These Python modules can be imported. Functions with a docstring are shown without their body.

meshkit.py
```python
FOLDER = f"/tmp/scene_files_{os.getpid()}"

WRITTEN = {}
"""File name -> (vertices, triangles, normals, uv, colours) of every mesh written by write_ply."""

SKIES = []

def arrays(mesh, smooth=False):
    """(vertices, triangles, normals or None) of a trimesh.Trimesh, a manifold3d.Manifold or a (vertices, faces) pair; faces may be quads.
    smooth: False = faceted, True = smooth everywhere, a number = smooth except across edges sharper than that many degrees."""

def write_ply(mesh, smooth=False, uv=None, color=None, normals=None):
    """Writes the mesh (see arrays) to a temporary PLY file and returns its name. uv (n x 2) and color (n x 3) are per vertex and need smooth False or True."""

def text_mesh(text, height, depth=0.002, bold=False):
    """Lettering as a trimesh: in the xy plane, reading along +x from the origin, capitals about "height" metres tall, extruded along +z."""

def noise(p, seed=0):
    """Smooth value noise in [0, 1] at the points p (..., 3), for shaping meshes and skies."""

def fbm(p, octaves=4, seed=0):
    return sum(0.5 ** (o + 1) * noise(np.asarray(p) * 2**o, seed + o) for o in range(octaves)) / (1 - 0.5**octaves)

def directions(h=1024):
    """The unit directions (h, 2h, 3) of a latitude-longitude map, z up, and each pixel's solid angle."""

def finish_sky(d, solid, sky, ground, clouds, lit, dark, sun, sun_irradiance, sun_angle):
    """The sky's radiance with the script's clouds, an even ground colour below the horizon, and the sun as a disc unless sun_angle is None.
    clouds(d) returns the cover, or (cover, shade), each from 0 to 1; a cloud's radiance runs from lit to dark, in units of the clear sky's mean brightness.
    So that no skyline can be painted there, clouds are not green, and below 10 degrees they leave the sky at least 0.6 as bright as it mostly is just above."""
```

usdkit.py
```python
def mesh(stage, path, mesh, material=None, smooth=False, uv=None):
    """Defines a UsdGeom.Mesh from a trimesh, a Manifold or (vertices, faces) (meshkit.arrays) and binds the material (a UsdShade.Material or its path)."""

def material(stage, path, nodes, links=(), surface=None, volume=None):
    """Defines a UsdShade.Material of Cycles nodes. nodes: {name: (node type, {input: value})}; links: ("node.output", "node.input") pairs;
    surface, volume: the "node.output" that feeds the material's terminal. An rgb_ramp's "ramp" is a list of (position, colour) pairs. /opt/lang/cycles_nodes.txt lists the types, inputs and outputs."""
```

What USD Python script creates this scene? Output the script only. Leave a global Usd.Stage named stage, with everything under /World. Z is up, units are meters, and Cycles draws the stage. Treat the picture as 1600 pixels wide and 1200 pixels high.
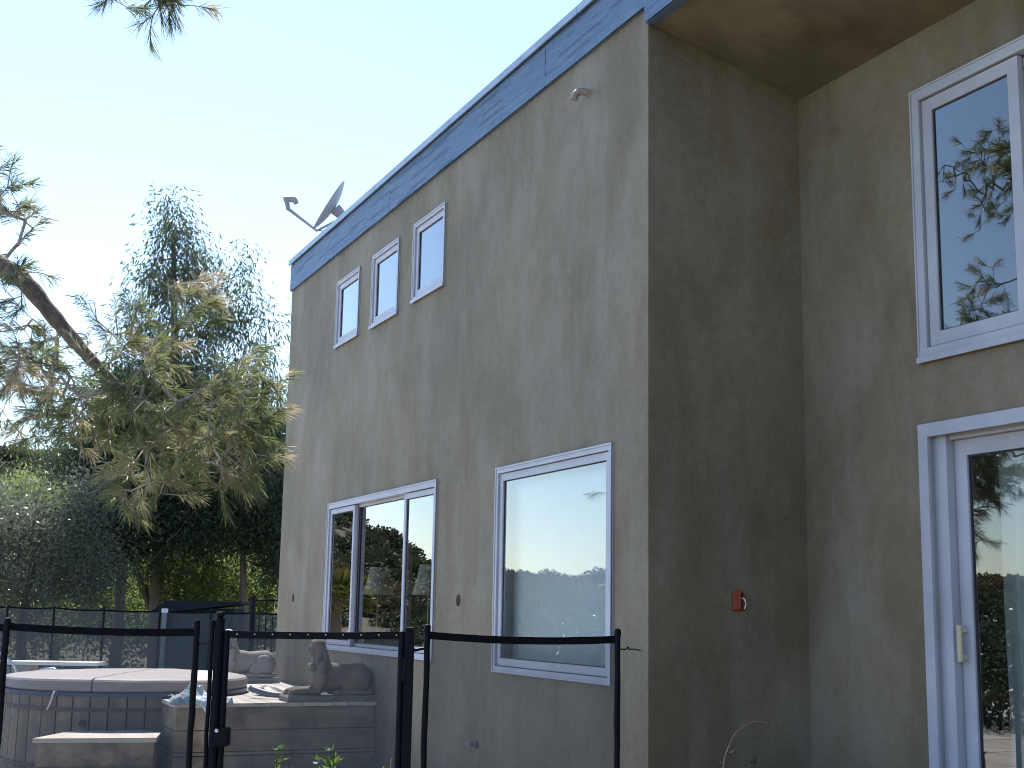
import math, random
import numpy as np, trimesh, manifold3d as m3, usdkit, meshkit
from pxr import Usd, UsdGeom, UsdLux, UsdShade, Gf, Sdf, Vt
from meshkit import fbm, noise

stage = Usd.Stage.CreateInMemory()
UsdGeom.SetStageUpAxis(stage, "Z"); UsdGeom.SetStageMetersPerUnit(stage, 1.0)
world = UsdGeom.Xform.Define(stage, "/World"); stage.SetDefaultPrim(world.GetPrim())
UsdGeom.Scope.Define(stage, "/World/Looks")
PI = math.pi

# ------------------------------------------------------------------ camera, sky, sun, exposure
EYE = 1.42; YAW, PITCH, ROLL, FPX = .42480, .1722, .0180, 2054.63
Fw = np.array([math.sin(YAW)*math.cos(PITCH), math.cos(YAW)*math.cos(PITCH), math.sin(PITCH)])
R0 = np.array([math.cos(YAW), -math.sin(YAW), 0]); U0 = np.cross(R0, Fw)
Rv = math.cos(ROLL)*R0 + math.sin(ROLL)*U0; Uv = -math.sin(ROLL)*R0 + math.cos(ROLL)*U0
cam = UsdGeom.Camera.Define(stage, "/World/camera")
cam.CreateHorizontalApertureAttr(36.0); cam.CreateVerticalApertureAttr(27.0)
cam.CreateFocalLengthAttr(36.0*FPX/1600); cam.CreateClippingRangeAttr(Gf.Vec2f(.05, 5000))
cam.AddTransformOp().Set(Gf.Matrix4d(*Rv, 0, *Uv, 0, *(-Fw), 0, 0, 0, EYE, 1))
cam.CreateExposureAttr(1.55)

SUN_AZ, SUN_EL = math.radians(5), math.radians(56)        # azimuth from +y towards +x
sd = np.array([math.sin(SUN_AZ)*math.cos(SUN_EL), math.cos(SUN_AZ)*math.cos(SUN_EL), math.sin(SUN_EL)])
sun = UsdLux.DistantLight.Define(stage, "/World/sun")
sun.CreateNormalizeAttr(True); sun.CreateIntensityAttr(1.0); sun.CreateAngleAttr(.53); sun.CreateColorAttr(Gf.Vec3f(1, .95, .87))
ax = np.cross([0, 0, 1.], sd); ax /= np.linalg.norm(ax); ay = np.cross(sd, ax)
sun.AddTransformOp().Set(Gf.Matrix4d(*ax, 0, *ay, 0, *sd, 0, 0, 0, 0, 1))
dome = UsdLux.DomeLight.Define(stage, "/World/sky")
sky = usdkit.material(stage, "/World/Looks/sky", {
    "s": ("sky_texture", {"sky_type": "single_scattering", "sun_disc": False, "sun_elevation": SUN_EL, "sun_rotation": math.atan2(sd[0], sd[1]), "altitude": 200.0, "air_density": 1.0, "aerosol_density": .25, "ozone_density": 2.5}),
    "b": ("background_shader", {"strength": .11})}, [("s.color", "b.color")], surface="b.background")
UsdShade.MaterialBindingAPI.Apply(dome.GetPrim()).Bind(sky)

# ------------------------------------------------------------------ helpers
used = {}
def numbered(base, name):
    k = base + "/" + name; n = used.get(k, 0); used[k] = n+1
    return k if n == 0 else f"{k}_{n:03d}"
loc_of = {}
def tag(o, label=None, cat=None, group=None, kind=None):
    p = o.GetPrim()
    for k, v in (("label", label), ("category", cat), ("group", group), ("kind", kind)):
        if v: p.SetCustomDataByKey(k, v)
    return o
def thing(name, label, cat, loc=(0, 0, 0), group=None, kind=None):
    path = numbered("/World", name)
    x = UsdGeom.Xform.Define(stage, path); x.AddTranslateOp().Set(Gf.Vec3d(*map(float, loc)))
    loc_of[path] = np.array(loc, float)
    return tag(x, label, cat, group, kind)
def obj(name, mesh, mat, parent=None, smooth=False, label=None, kind=None, cat=None):
    """one Mesh prim; mesh in world coordinates"""
    base = str(parent.GetPrim().GetPath()) if parent is not None else "/World"
    off = loc_of.get("/".join(base.split("/")[:3]), np.zeros(3)) if parent is not None else np.zeros(3)
    v, f, n = meshkit.arrays(mesh, smooth)
    path = numbered(base, name)
    o = usdkit.mesh(stage, path, (v-off, f), mat, False)
    if n is not None:
        o.CreateNormalsAttr(Vt.Vec3fArray.FromNumpy(n.astype(np.float32))); o.SetNormalsInterpolation("vertex")
    return tag(o, label, cat, None, kind)
def dup(src, loc, label, group=None):
    p = src.GetPrim(); x = thing(p.GetName().rstrip("0123456789_") if False else p.GetName(), label, p.GetCustomDataByKey("category"), loc, group or p.GetCustomDataByKey("group"))
    x.GetPrim().GetReferences().AddInternalReference(p.GetPath()); x.GetPrim().SetInstanceable(True)
    x.ClearXformOpOrder(); x.GetPrim().GetAttribute("xformOp:translate").Set(Gf.Vec3d(*map(float, loc))); x.SetXformOpOrder([UsdGeom.XformOp(x.GetPrim().GetAttribute("xformOp:translate"))])
    return tag(x, label, None, group)

def box(x0, x1, y0, y1, z0, z1, ch=0):
    x0, x1 = sorted((x0, x1)); y0, y1 = sorted((y0, y1)); z0, z1 = sorted((z0, z1))
    if ch:
        pts = []
        for x, sx in ((x0, 1), (x1, -1)):
            for y, sy in ((y0, 1), (y1, -1)):
                for z, sz in ((z0, 1), (z1, -1)):
                    pts += [(x+ch*sx, y+ch*sy, z), (x+ch*sx, y, z+ch*sz), (x, y+ch*sy, z+ch*sz)]
        return tm(m3.Manifold.hull_points(np.array(pts, float)))
    return trimesh.creation.box(bounds=[(x0, y0, z0), (x1, y1, z1)])
def tm(m):
    g = m.to_mesh(); return trimesh.Trimesh(g.vert_properties[:, :3], g.tri_verts, process=False)
def man(t): return m3.Manifold(m3.Mesh(np.asarray(t.vertices, np.float32), np.asarray(t.faces, np.uint32)))
def cat_(ms): return trimesh.util.concatenate([m for m in ms])
def ring_x(x0, x1, y0, y1, z0, z1, w, wb=None, wt=None):
    """rectangular frame in the yz plane between depths x0 and x1"""
    wb = w if wb is None else wb; wt = w if wt is None else wt
    a = m3.Manifold.cube((x1-x0, y1-y0, z1-z0)).translate((x0, y0, z0))
    b = m3.Manifold.cube((x1-x0+.2, y1-y0-2*w, z1-z0-wb-wt)).translate((x0-.1, y0+w, z0+wb))
    return tm(a-b)
def tube(pts, rad, sides=8, caps=True):
    p = np.asarray(pts, float); n = len(p); rad = np.broadcast_to(np.asarray(rad, float), (n,))
    t = np.gradient(p, axis=0); t /= np.linalg.norm(t, axis=1, keepdims=True)+1e-12
    ref = np.array([0, 0, 1.]) if abs(t[:, 2]).mean() < .8 else np.array([1., 0, 0])
    a = np.cross(t, ref); a /= np.linalg.norm(a, axis=1, keepdims=True)+1e-12; b = np.cross(t, a)
    an = np.arange(sides)*2*PI/sides
    v = p[:, None]+rad[:, None, None]*(np.cos(an)[None, :, None]*a[:, None]+np.sin(an)[None, :, None]*b[:, None])
    i, j = np.meshgrid(np.arange(n-1), np.arange(sides), indexing="ij")
    A = i*sides+j; B = i*sides+(j+1) % sides; C = B+sides; D = A+sides
    f = np.concatenate([np.stack([A, C, B], -1).reshape(-1, 3), np.stack([A, D, C], -1).reshape(-1, 3)])
    v = v.reshape(-1, 3)
    if caps:
        v = np.vstack([v, p[0], p[-1]]); j = np.arange(sides)
        f = np.vstack([f, np.stack([np.full(sides, n*sides), j, (j+1) % sides], 1), np.stack([np.full(sides, n*sides+1), (n-1)*sides+(j+1) % sides, (n-1)*sides+j], 1)])
    return trimesh.Trimesh(v, f, process=False)
def smooth_path(pts, n=6):
    p = np.asarray(pts, float); q = np.vstack([2*p[0]-p[1], p, 2*p[-1]-p[-2]]); out = []
    for i in range(1, len(q)-2):
        for t in np.linspace(0, 1, n, endpoint=False):
            out.append(.5*((2*q[i])+(-q[i-1]+q[i+1])*t+(2*q[i-1]-5*q[i]+4*q[i+1]-q[i+2])*t*t+(-q[i-1]+3*q[i]-3*q[i+1]+q[i+2])*t**3))
    return np.array(out+[p[-1]])
def cyl(c, r, z0, z1, sides=24, r1=None):
    return tube([(c[0], c[1], z0), (c[0], c[1], z1)], [r, r if r1 is None else r1], sides)
def sph(c, r): return m3.Manifold.sphere(r, 20).translate(tuple(map(float, c)))
def ell(c, r): return m3.Manifold.sphere(1, 28).scale(tuple(map(float, r))).translate(tuple(map(float, c)))
def cap(a, ra, b, rb): return m3.Manifold.batch_hull([sph(a, ra), sph(b, rb)])

# ------------------------------------------------------------------ materials
def M(name, c1, c2=None, scale=5., rough=.7, bump=0., bscale=40., stretch=(1, 1, 1), metal=0., detail=5., spec=.5, lo=.35, hi=.65, c3=None, s3=1.2, st3=(1, 1, 1), coat=0.):
    c2 = c1 if c2 is None else c2
    nd = {"g": ("geometry", {}), "mp": ("mapping", {"scale": stretch}), "n": ("noise_texture", {"scale": scale, "detail": detail, "roughness": .6}),
          "r": ("rgb_ramp", {"ramp": [(0, c1), (lo, c1), (hi, c2), (1, c2)]}), "p": ("principled_bsdf", {"roughness": rough, "metallic": metal, "specular_ior_level": spec, "coat_weight": coat})}
    ln = [("g.position", "mp.vector"), ("mp.vector", "n.vector"), ("n.fac", "r.fac")]
    col = "r.color"
    if c3 is not None:
        nd |= {"mp3": ("mapping", {"scale": st3, "location": (3.1, 7.7, 1.9)}), "n3": ("noise_texture", {"scale": s3, "detail": 4.0, "roughness": .6}), "r3": ("rgb_ramp", {"ramp": [(0, (0, 0, 0)), (.45, (0, 0, 0)), (.7, (1, 1, 1)), (1, (1, 1, 1))]}), "mx": ("mix_color", {"b": c3})}
        ln += [("g.position", "mp3.vector"), ("mp3.vector", "n3.vector"), ("n3.fac", "r3.fac"), ("r3.color", "mx.fac"), (col, "mx.a")]; col = "mx.result"
    ln.append((col, "p.base_color"))
    if bump:
        nd |= {"nb": ("noise_texture", {"scale": bscale, "detail": 4.0}), "bp": ("bump", {"strength": bump, "distance": .01})}
        ln += [("mp.vector", "nb.vector"), ("nb.fac", "bp.height"), ("bp.normal", "p.normal")]
    return usdkit.material(stage, "/World/Looks/"+name, nd, ln, surface="p.BSDF")
def leafmat(name, c1, c2, dead=None, trans=.4, rough=.5, clump=1.5, spec=.4, deadamt=.62):
    nd = {"g": ("geometry", {}), "n": ("noise_texture", {"scale": clump, "detail": 3.0}), "ri": ("rgb_ramp", {"ramp": [(0, c1), (1, c2)]}),
          "p": ("principled_bsdf", {"roughness": rough, "specular_ior_level": spec}), "t": ("translucent_bsdf", {}), "m": ("mix_closure", {"fac": trans})}
    ln = [("g.position", "n.vector"), ("g.random_per_island", "ri.fac")]
    col = "ri.color"
    if dead is not None:
        nd |= {"rd": ("rgb_ramp", {"ramp": [(0, (0, 0, 0)), (deadamt-.08, (0, 0, 0)), (deadamt+.1, (1, 1, 1)), (1, (1, 1, 1))]}), "mx": ("mix_color", {"b": dead})}
        ln += [("n.fac", "rd.fac"), ("rd.color", "mx.fac"), (col, "mx.a")]; col = "mx.result"
    nd |= {"hs": ("hsv", {"value": 1.5, "hue": .48})}
    ln += [(col, "p.base_color"), (col, "hs.color"), ("hs.color", "t.color"), ("p.BSDF", "m.closure1"), ("t.BSDF", "m.closure2")]
    return usdkit.material(stage, "/World/Looks/"+name, nd, ln, surface="m.closure")
def stucco(name):
    nd = {"g": ("geometry", {}),
          "m1": ("mapping", {"scale": (1, 1, .58)}), "n1": ("noise_texture", {"scale": 2.0, "detail": 7.0, "roughness": .62, "distortion": .5}),
          "r1": ("rgb_ramp", {"ramp": [(0, (.134, .100, .062)), (.34, (.160, .122, .079)), (.50, (.187, .147, .100)), (.66, (.214, .174, .129)), (1, (.244, .208, .168))]}),
          "n2": ("noise_texture", {"scale": .75, "detail": 3.0}), "r2": ("rgb_ramp", {"ramp": [(0, (.80, .80, .78)), (.36, (.84, .84, .82)), (.64, (1.07, 1.06, 1.05)), (1, (1.10, 1.09, 1.08))]}),
          "mu": ("mix", {"mix_type": "multiply", "fac": 1.0}),
          "m3": ("mapping", {"scale": (1.8, 1.8, .34), "location": (4, 1, 2)}), "n3": ("noise_texture", {"scale": 2.2, "detail": 5.0, "roughness": .7}), "r3": ("rgb_ramp", {"ramp": [(0, (0, 0, 0)), (.50, (0, 0, 0)), (.80, (.40, .40, .40)), (1, (.5, .5, .5))]}), "mx": ("mix_color", {"b": (.275, .242, .212)}),
          "nf": ("noise_texture", {"scale": 16.0, "detail": 8.0, "roughness": .75}), "rf": ("rgb_ramp", {"ramp": [(0, (.78, .78, .77)), (.35, (.88, .88, .87)), (.65, (1.07, 1.07, 1.06)), (1, (1.2, 1.2, 1.2))]}), "mf": ("mix", {"mix_type": "multiply", "fac": 1.0}),
          "nb": ("noise_texture", {"scale": 55.0, "detail": 5.0}), "nc": ("noise_texture", {"scale": 7.0, "detail": 4.0, "distortion": .6}), "ad": ("math", {"math_type": "multiply_add", "value2": 1.6}),
          "bp": ("bump", {"strength": .6, "distance": .008}), "p": ("principled_bsdf", {"roughness": .85, "specular_ior_level": .25})}
    ln = [("g.position", "m1.vector"), ("m1.vector", "n1.vector"), ("n1.fac", "r1.fac"), ("g.position", "n2.vector"), ("n2.fac", "r2.fac"), ("r1.color", "mu.color1"), ("r2.color", "mu.color2"),
          ("g.position", "m3.vector"), ("m3.vector", "n3.vector"), ("n3.fac", "r3.fac"), ("r3.color", "mx.fac"), ("mu.color", "mx.a"), ("g.position", "nf.vector"), ("nf.fac", "rf.fac"), ("mx.result", "mf.color1"), ("rf.color", "mf.color2"), ("mf.color", "p.base_color"),
          ("g.position", "nb.vector"), ("g.position", "nc.vector"), ("nc.fac", "ad.value1"), ("nb.fac", "ad.value3"), ("ad.value", "bp.height"), ("bp.normal", "p.normal")]
    return usdkit.material(stage, "/World/Looks/"+name, nd, ln, surface="p.BSDF")
def glass(name, boost=2.0, tint=(.82, .88, .86)):
    nd = {"f": ("fresnel", {"IOR": 1.5}), "mu": ("math", {"math_type": "multiply", "value2": boost, "use_clamp": True}), "t": ("transparent_bsdf", {"color": tint}), "g": ("glossy_bsdf", {"color": (1, 1, 1), "roughness": 0.0}),
          "go": ("geometry", {}), "n": ("noise_texture", {"scale": 1.1, "detail": 1.0}), "bp": ("bump", {"strength": .05, "distance": .01}), "m": ("mix_closure", {})}
    ln = [("f.fac", "mu.value1"), ("mu.value", "m.fac"), ("t.BSDF", "m.closure1"), ("g.BSDF", "m.closure2"), ("go.position", "n.vector"), ("n.fac", "bp.height"), ("bp.normal", "g.normal")]
    return usdkit.material(stage, "/World/Looks/"+name, nd, ln, surface="m.closure")
def netmat(name, fac, c):
    nd = {"t": ("transparent_bsdf", {"color": (1, 1, 1)}), "d": ("diffuse_bsdf", {"color": c}), "m": ("mix_closure", {"fac": fac})}
    return usdkit.material(stage, "/World/Looks/"+name, nd, [("t.BSDF", "m.closure1"), ("d.BSDF", "m.closure2")], surface="m.closure")

m_stucco = stucco("stucco_wall")
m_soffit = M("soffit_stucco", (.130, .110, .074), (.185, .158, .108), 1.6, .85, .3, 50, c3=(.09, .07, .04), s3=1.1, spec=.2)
m_fascia = M("painted_wood", (.042, .080, .150), (.072, .125, .215), 6, .6, .6, 30, stretch=(6, .35, 6), c3=(.10, .145, .21), s3=9, st3=(2, .35, 5), lo=.3, hi=.7)
m_flash = M("drip_metal", (.20, .25, .32), (.27, .32, .40), 4, .5, metal=.2)
m_roof = M("roofing", (.12, .12, .12), (.2, .2, .2), 8, .9)
m_vinyl = M("window_vinyl", (.34, .325, .36), (.40, .385, .425), 3, .5)
m_gasket = M("gasket", (.02, .02, .022), rough=.6)
m_glass = glass("window_glass", 2.2, (.9, .93, .92))
m_glass2 = glass("door_glass", 3.2, (.80, .83, .82))
m_blind = M("roller_blind", (.74, .77, .80), (.80, .82, .84), 3, .8)
m_blind2 = M("privacy_shade", (.36, .40, .47), (.40, .44, .51), 3, .8)
m_room = M("room_paint", (.30, .27, .22), (.34, .30, .25), 1, .8)
m_floor = M("room_floor", (.16, .11, .07), (.22, .15, .10), 3, .5, stretch=(1, 6, 1))
m_shade = usdkit.material(stage, "/World/Looks/lamp_fabric", {"d": ("diffuse_bsdf", {"color": (.80, .84, .74)}), "t": ("translucent_bsdf", {"color": (.7, .75, .6)}), "m": ("mix_closure", {"fac": .3})}, [("d.BSDF", "m.closure1"), ("t.BSDF", "m.closure2")], surface="m.closure")
m_brass = M("lamp_metal", (.25, .22, .16), rough=.4, metal=.7)
m_black = M("black_powder_coat", (.0025, .003, .005), (.004, .0045, .007), 20, .5, spec=.12)
m_strap = M("black_webbing", (.002, .002, .003), (.005, .005, .007), 60, .8, spec=.08)
m_net = netmat("fence_netting", .50, (.05, .05, .05))
m_farnet = netmat("far_netting", .62, (.045, .046, .045))
m_chrome = M("chrome", (.75, .75, .78), rough=.15, metal=1.)
m_sphinx = M("cast_stone", (.135, .112, .085), (.20, .17, .135), 9, .85, .4, 60, c3=(.21, .12, .085), s3=4)
m_sphinx2 = M("pale_cast_stone", (.27, .25, .225), (.35, .325, .295), 9, .85, .4, 60)
m_cover = M("spa_cover_vinyl", (.235, .205, .205), (.275, .24, .24), 6, .55, .15, 30)
m_rim = M("blue_rim", (.03, .05, .11), (.05, .08, .16), 6, .4)
woods = [M(f"weathered_wood{'abc'[i]}", tuple(.75*k*x for x in (.20, .16, .115)), tuple(.8*k*x for x in (.29, .235, .18)), 7, .8, .5, 40, stretch=s, c3=(.12, .095, .075), s3=5) for i, (k, s) in enumerate([(1., (1, 1, .12)), (1.12, (1, 1, .12)), (.88, (1, 1, .12))])]
boards = [M(f"deck_board{'abc'[i]}", tuple(.72*k*x for x in (.26, .205, .145)), tuple(.76*k*x for x in (.35, .285, .21)), 7, .8, .5, 40, stretch=(.15, 1, 1), c3=(.085, .065, .05), s3=4) for i, k in enumerate((1., 1.12, .9))]
planks = [M(f"deck_plank{'abc'[i]}", tuple(k*x for x in (.42, .38, .34)), tuple(k*x for x in (.52, .47, .43)), 7, .8, .4, 40, stretch=(1, .15, 1)) for i, k in enumerate((1., 1.1, .88))]
m_hoop = M("hoop_iron", (.05, .045, .04), (.09, .075, .06), 12, .6)
m_conc = [M(f"concrete{'ab'[i]}", tuple(k*x for x in (.36, .33, .29)), tuple(k*x for x in (.47, .44, .40)), 3, .85, .3, 60) for i, k in enumerate((1., .92))]
m_soil = M("dry_soil", (.10, .08, .052), (.17, .135, .09), .8, .95, .6, 20, c3=(.20, .19, .09), s3=.4)
m_hill = M("chaparral", (.045, .042, .022), (.085, .070, .038), .25, .95, .5, 4, c3=(.055, .065, .03), s3=.12)
m_bark = M("pine_bark", (.075, .05, .035), (.16, .115, .085), 30, .9, .8, 45, stretch=(1, 1, .5))
m_twig = M("pale_twig", (.22, .18, .15), (.42, .36, .31), 18, .8)
m_eucbark = M("smooth_bark", (.09, .07, .05), (.16, .13, .10), 6, .8, stretch=(1, 1, .4))
m_needle = leafmat("pine_needles", (.10, .13, .055), (.32, .32, .18), (.34, .29, .19), .5, .32, 2.6, deadamt=.60, spec=.6)
m_euc = leafmat("gum_leaves", (.06, .085, .045), (.15, .175, .10), None, .48, .4, spec=.6)
m_olive = leafmat("olive_leaves", (.11, .13, .09), (.30, .33, .25), None, .42, .30, spec=1.0)
m_dark = leafmat("dark_leaves", (.035, .058, .028), (.095, .12, .052), None, .42, .35, spec=.7)
m_light = leafmat("light_leaves", (.11, .16, .045), (.25, .29, .09), None, .6, .5)
m_scrub = leafmat("scrub_leaves", (.035, .045, .02), (.09, .095, .045), (.14, .10, .05), .25, .6, .08)
m_palm = leafmat("palm_fronds", (.14, .15, .035), (.36, .32, .10), None, .4, .4)
m_herb = leafmat("herb_leaves", (.06, .12, .025), (.13, .22, .05), None, .45, .4)
m_petal = M("white_petal", (.75, .74, .72), rough=.7)
m_dry = M("dry_stalk", (.22, .15, .08), (.32, .24, .14), 20, .8)

# ------------------------------------------------------------------ setting: ground, patio, pool, hills
GZ = -.10
def ground_mesh():
    r = np.concatenate([np.linspace(0, 60, 25), np.linspace(70, 420, 20)]); a = np.linspace(0, 2*PI, 97)
    rr, aa = np.meshgrid(r, a, indexing="ij"); v = np.stack([rr*np.sin(aa), rr*np.cos(aa), 0*rr+GZ-.03], -1)
    n, m = rr.shape; i, j = np.meshgrid(np.arange(n-1), np.arange(m-1), indexing="ij"); A = i*m+j
    q = np.stack([A, A+m, A+m+1, A+1], -1).reshape(-1, 4)[:, ::-1]
    f = np.vstack([q[:, [0, 1, 2]], q[:, [0, 2, 3]]])
    return v.reshape(-1, 3), f
obj("ground", ground_mesh(), m_soil, kind="structure")
AZ = np.radians([-180, -140, -100, -70, -50, -38, -30, -22.6, -17.6, -16.6, -15.6, -14.6, -12.6, -8, 0, 5, 10, 20, 40, 90, 140, 180])
EL = np.array([3.0, 3.0, 2.2, 1.3, 1.1, 1.1, 1.3, 1.4, 1.5, 2.1, 2.8, 3.5, 4.4, 5.6, 6.1, 5.8, 5.6, 5.4, 5.0, 4.5, 4.0, 3.0])
def hill_h(x, y):
    r = np.hypot(x, y); az = np.arctan2(x, y)
    top = np.tan(np.radians(np.interp(az, AZ, EL)))*130
    t = np.clip((r-58)/72, 0, 1); s = t*t*(3-2*t)
    p = np.stack([x*.022, y*.022, 0*x], -1)
    return s*(top+EYE)*(1+.0*r) + s*(fbm(p, 4, 3)-.5)*2.5 + s*(fbm(p*4, 3, 8)-.5)*1.6 - np.clip((r-150)/100, 0, 1)*3
def hill_mesh():
    r = np.concatenate([np.linspace(56, 150, 60), np.linspace(155, 260, 14)]); a = np.linspace(-PI, PI, 361)
    rr, aa = np.meshgrid(r, a, indexing="ij"); x, y = rr*np.sin(aa), rr*np.cos(aa)
    v = np.stack([x, y, hill_h(x, y)+GZ-.04], -1); n, m = rr.shape
    i, j = np.meshgrid(np.arange(n-1), np.arange(m-1), indexing="ij"); A = i*m+j
    q = np.stack([A, A+m, A+m+1, A+1], -1).reshape(-1, 4)[:, ::-1]
    return trimesh.Trimesh(v.reshape(-1, 3), np.vstack([q[:, [0, 1, 2]], q[:, [0, 2, 3]]]), process=False)
obj("hills", hill_mesh(), m_hill, smooth=True, kind="structure")

patio = tag(UsdGeom.Xform.Define(stage, "/World/patio"), kind="structure"); loc_of["/World/patio"] = np.zeros(3)
rng = random.Random(4)
S = 1.25
for i in range(-7, 6):
    for j in range(0, 16):
        x0, y0 = -.6+i*S, 6.0+j*S
        if x0 > 3.0 and y0 < 15.2: continue
        if 2.9 < x0+S/2 < 9 and 17.0 < y0+S/2 < 23.2: continue
        obj("slab", box(x0+.006, x0+S-.006, y0+.006, y0+S-.006, GZ-.10, GZ+rng.uniform(-.003, .003)), m_conc[rng.random() < .4], patio)
m_water = usdkit.material(stage, "/World/Looks/water", {"p": ("principled_bsdf", {"base_color": (.55, .8, .85), "roughness": .03, "transmission_weight": 1.0, "ior": 1.33}), "g": ("geometry", {}), "n": ("noise_texture", {"scale": 3.0}), "b": ("bump", {"strength": .2, "distance": .02})}, [("g.position", "n.vector"), ("n.fac", "b.height"), ("b.normal", "p.normal")], surface="p.BSDF")
m_tile = M("pool_plaster", (.30, .48, .55), (.36, .55, .60), 2, .6)
pw = [(2.78, 7.9), (17.25, 23.4)]
obj("pool_basin", cat_([box(2.78, 7.9, 17.25, 23.4, -1.5, -1.4), box(2.66, 2.775, 17.1, 23.5, -1.4, GZ+.02), box(7.9, 8.0, 17.1, 23.5, -1.4, GZ+.02), box(2.78, 7.9, 17.1, 17.24, -1.4, GZ+.02), box(2.78, 7.9, 23.41, 23.5, -1.4, GZ+.02)]), m_tile, kind="structure")
obj("pool_water", box(2.78, 7.89, 17.25, 23.39, -1.38, GZ-.12), m_water, kind="structure")

# ------------------------------------------------------------------ house
XA, XC, YC, YE = 4.0, 5.157, 6.833, 15.417
ZF, ZT = 5.252, 5.624; SL = .26; YN = -4.0
house = thing("house", "two storey tan stucco house with blue painted wood fascia boards", "house", (XA, YC, GZ))
W = dict(a=(12.683, 13.476, 4.201, 4.925), b=(11.479, 12.277, 4.188, 4.928), c=(10.289, 11.083, 4.200, 4.939), s=(10.319, 13.479, 1.016, 2.518), g=(7.267, 9.085, .989, 2.495))
def wall_with_holes(x0, x1, y0, y1, z0, z1, holes):
    m = m3.Manifold.cube((x1-x0, y1-y0, z1-z0)).translate((x0, y0, z0))
    for (a, b, c, d) in holes: m -= m3.Manifold.cube((x1-x0+.4, b-a, d-c)).translate((x0-.2, a, c))
    return m
holesA = [(a+.012, b-.012, c+.012, d-.012) for a, b, c, d in W.values()]
wa = wall_with_holes(XA, XA+.2, YC, YE, GZ, 5.50, holesA)
for (y, z) in ((9.803, 1.51), (14.747, 1.543)):          # round electrical box openings left in the stucco
    wa -= m3.Manifold.cylinder(.11, .048, .048, 24).rotate((0, 90, 0)).translate((XA-.02, y, z))
def soft_wall(m): return tm(m)
obj("wall", soft_wall(wa), m_stucco, house, label="long tan stucco wall with five windows")
zs = lambda x: 5.15-(x-XA)*.2714
wb = man(trimesh.Trimesh(*[np.array([(XA+.2, YC, GZ), (XC+.2, YC, GZ), (XC+.2, YC+.2, GZ), (XA+.2, YC+.2, GZ), (XA+.2, YC, 5.4), (XC+.2, YC, 5.1), (XC+.2, YC+.2, 5.1), (XA+.2, YC+.2, 5.4)]), np.array([(0, 2, 1), (0, 3, 2), (4, 5, 6), (4, 6, 7), (0, 1, 5), (0, 5, 4), (1, 2, 6), (1, 6, 5), (2, 3, 7), (2, 7, 6), (3, 0, 4), (3, 4, 7)])])) 
box_hole = m3.Manifold.cube((.088, .07, .115)).translate((4.588, YC-.02, 1.455))
obj("wall", tm(wb-box_hole), m_stucco, house, label="short shaded return wall beside the recess")
UW = (2.75, 5.741, 2.868, 4.483); DR = (3.2, 5.771, .37, 2.508)
wc = wall_with_holes(XC, XC+.2, YN, YC, GZ, 5.05, [(UW[0]+.012, UW[1]-.012, UW[2]+.012, UW[3]-.012), (DR[0]+.012, DR[1]-.012, DR[2]-.3, DR[3]-.012)])
obj("wall", tm(wc), m_stucco, house, label="recessed stucco wall with the sliding door")
obj("wall", box(XA+.2, 10.9, YE-.2, YE, GZ, 5.0), m_stucco, house, label="far end wall")
obj("wall", box(10.9, 11.1, YN, YE, GZ, 4.4), m_stucco, house, label="rear wall")
obj("wall", box(XC+.2, 10.9, YN, YN+.2, GZ, 5.0), m_stucco, house, label="near end wall")
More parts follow.
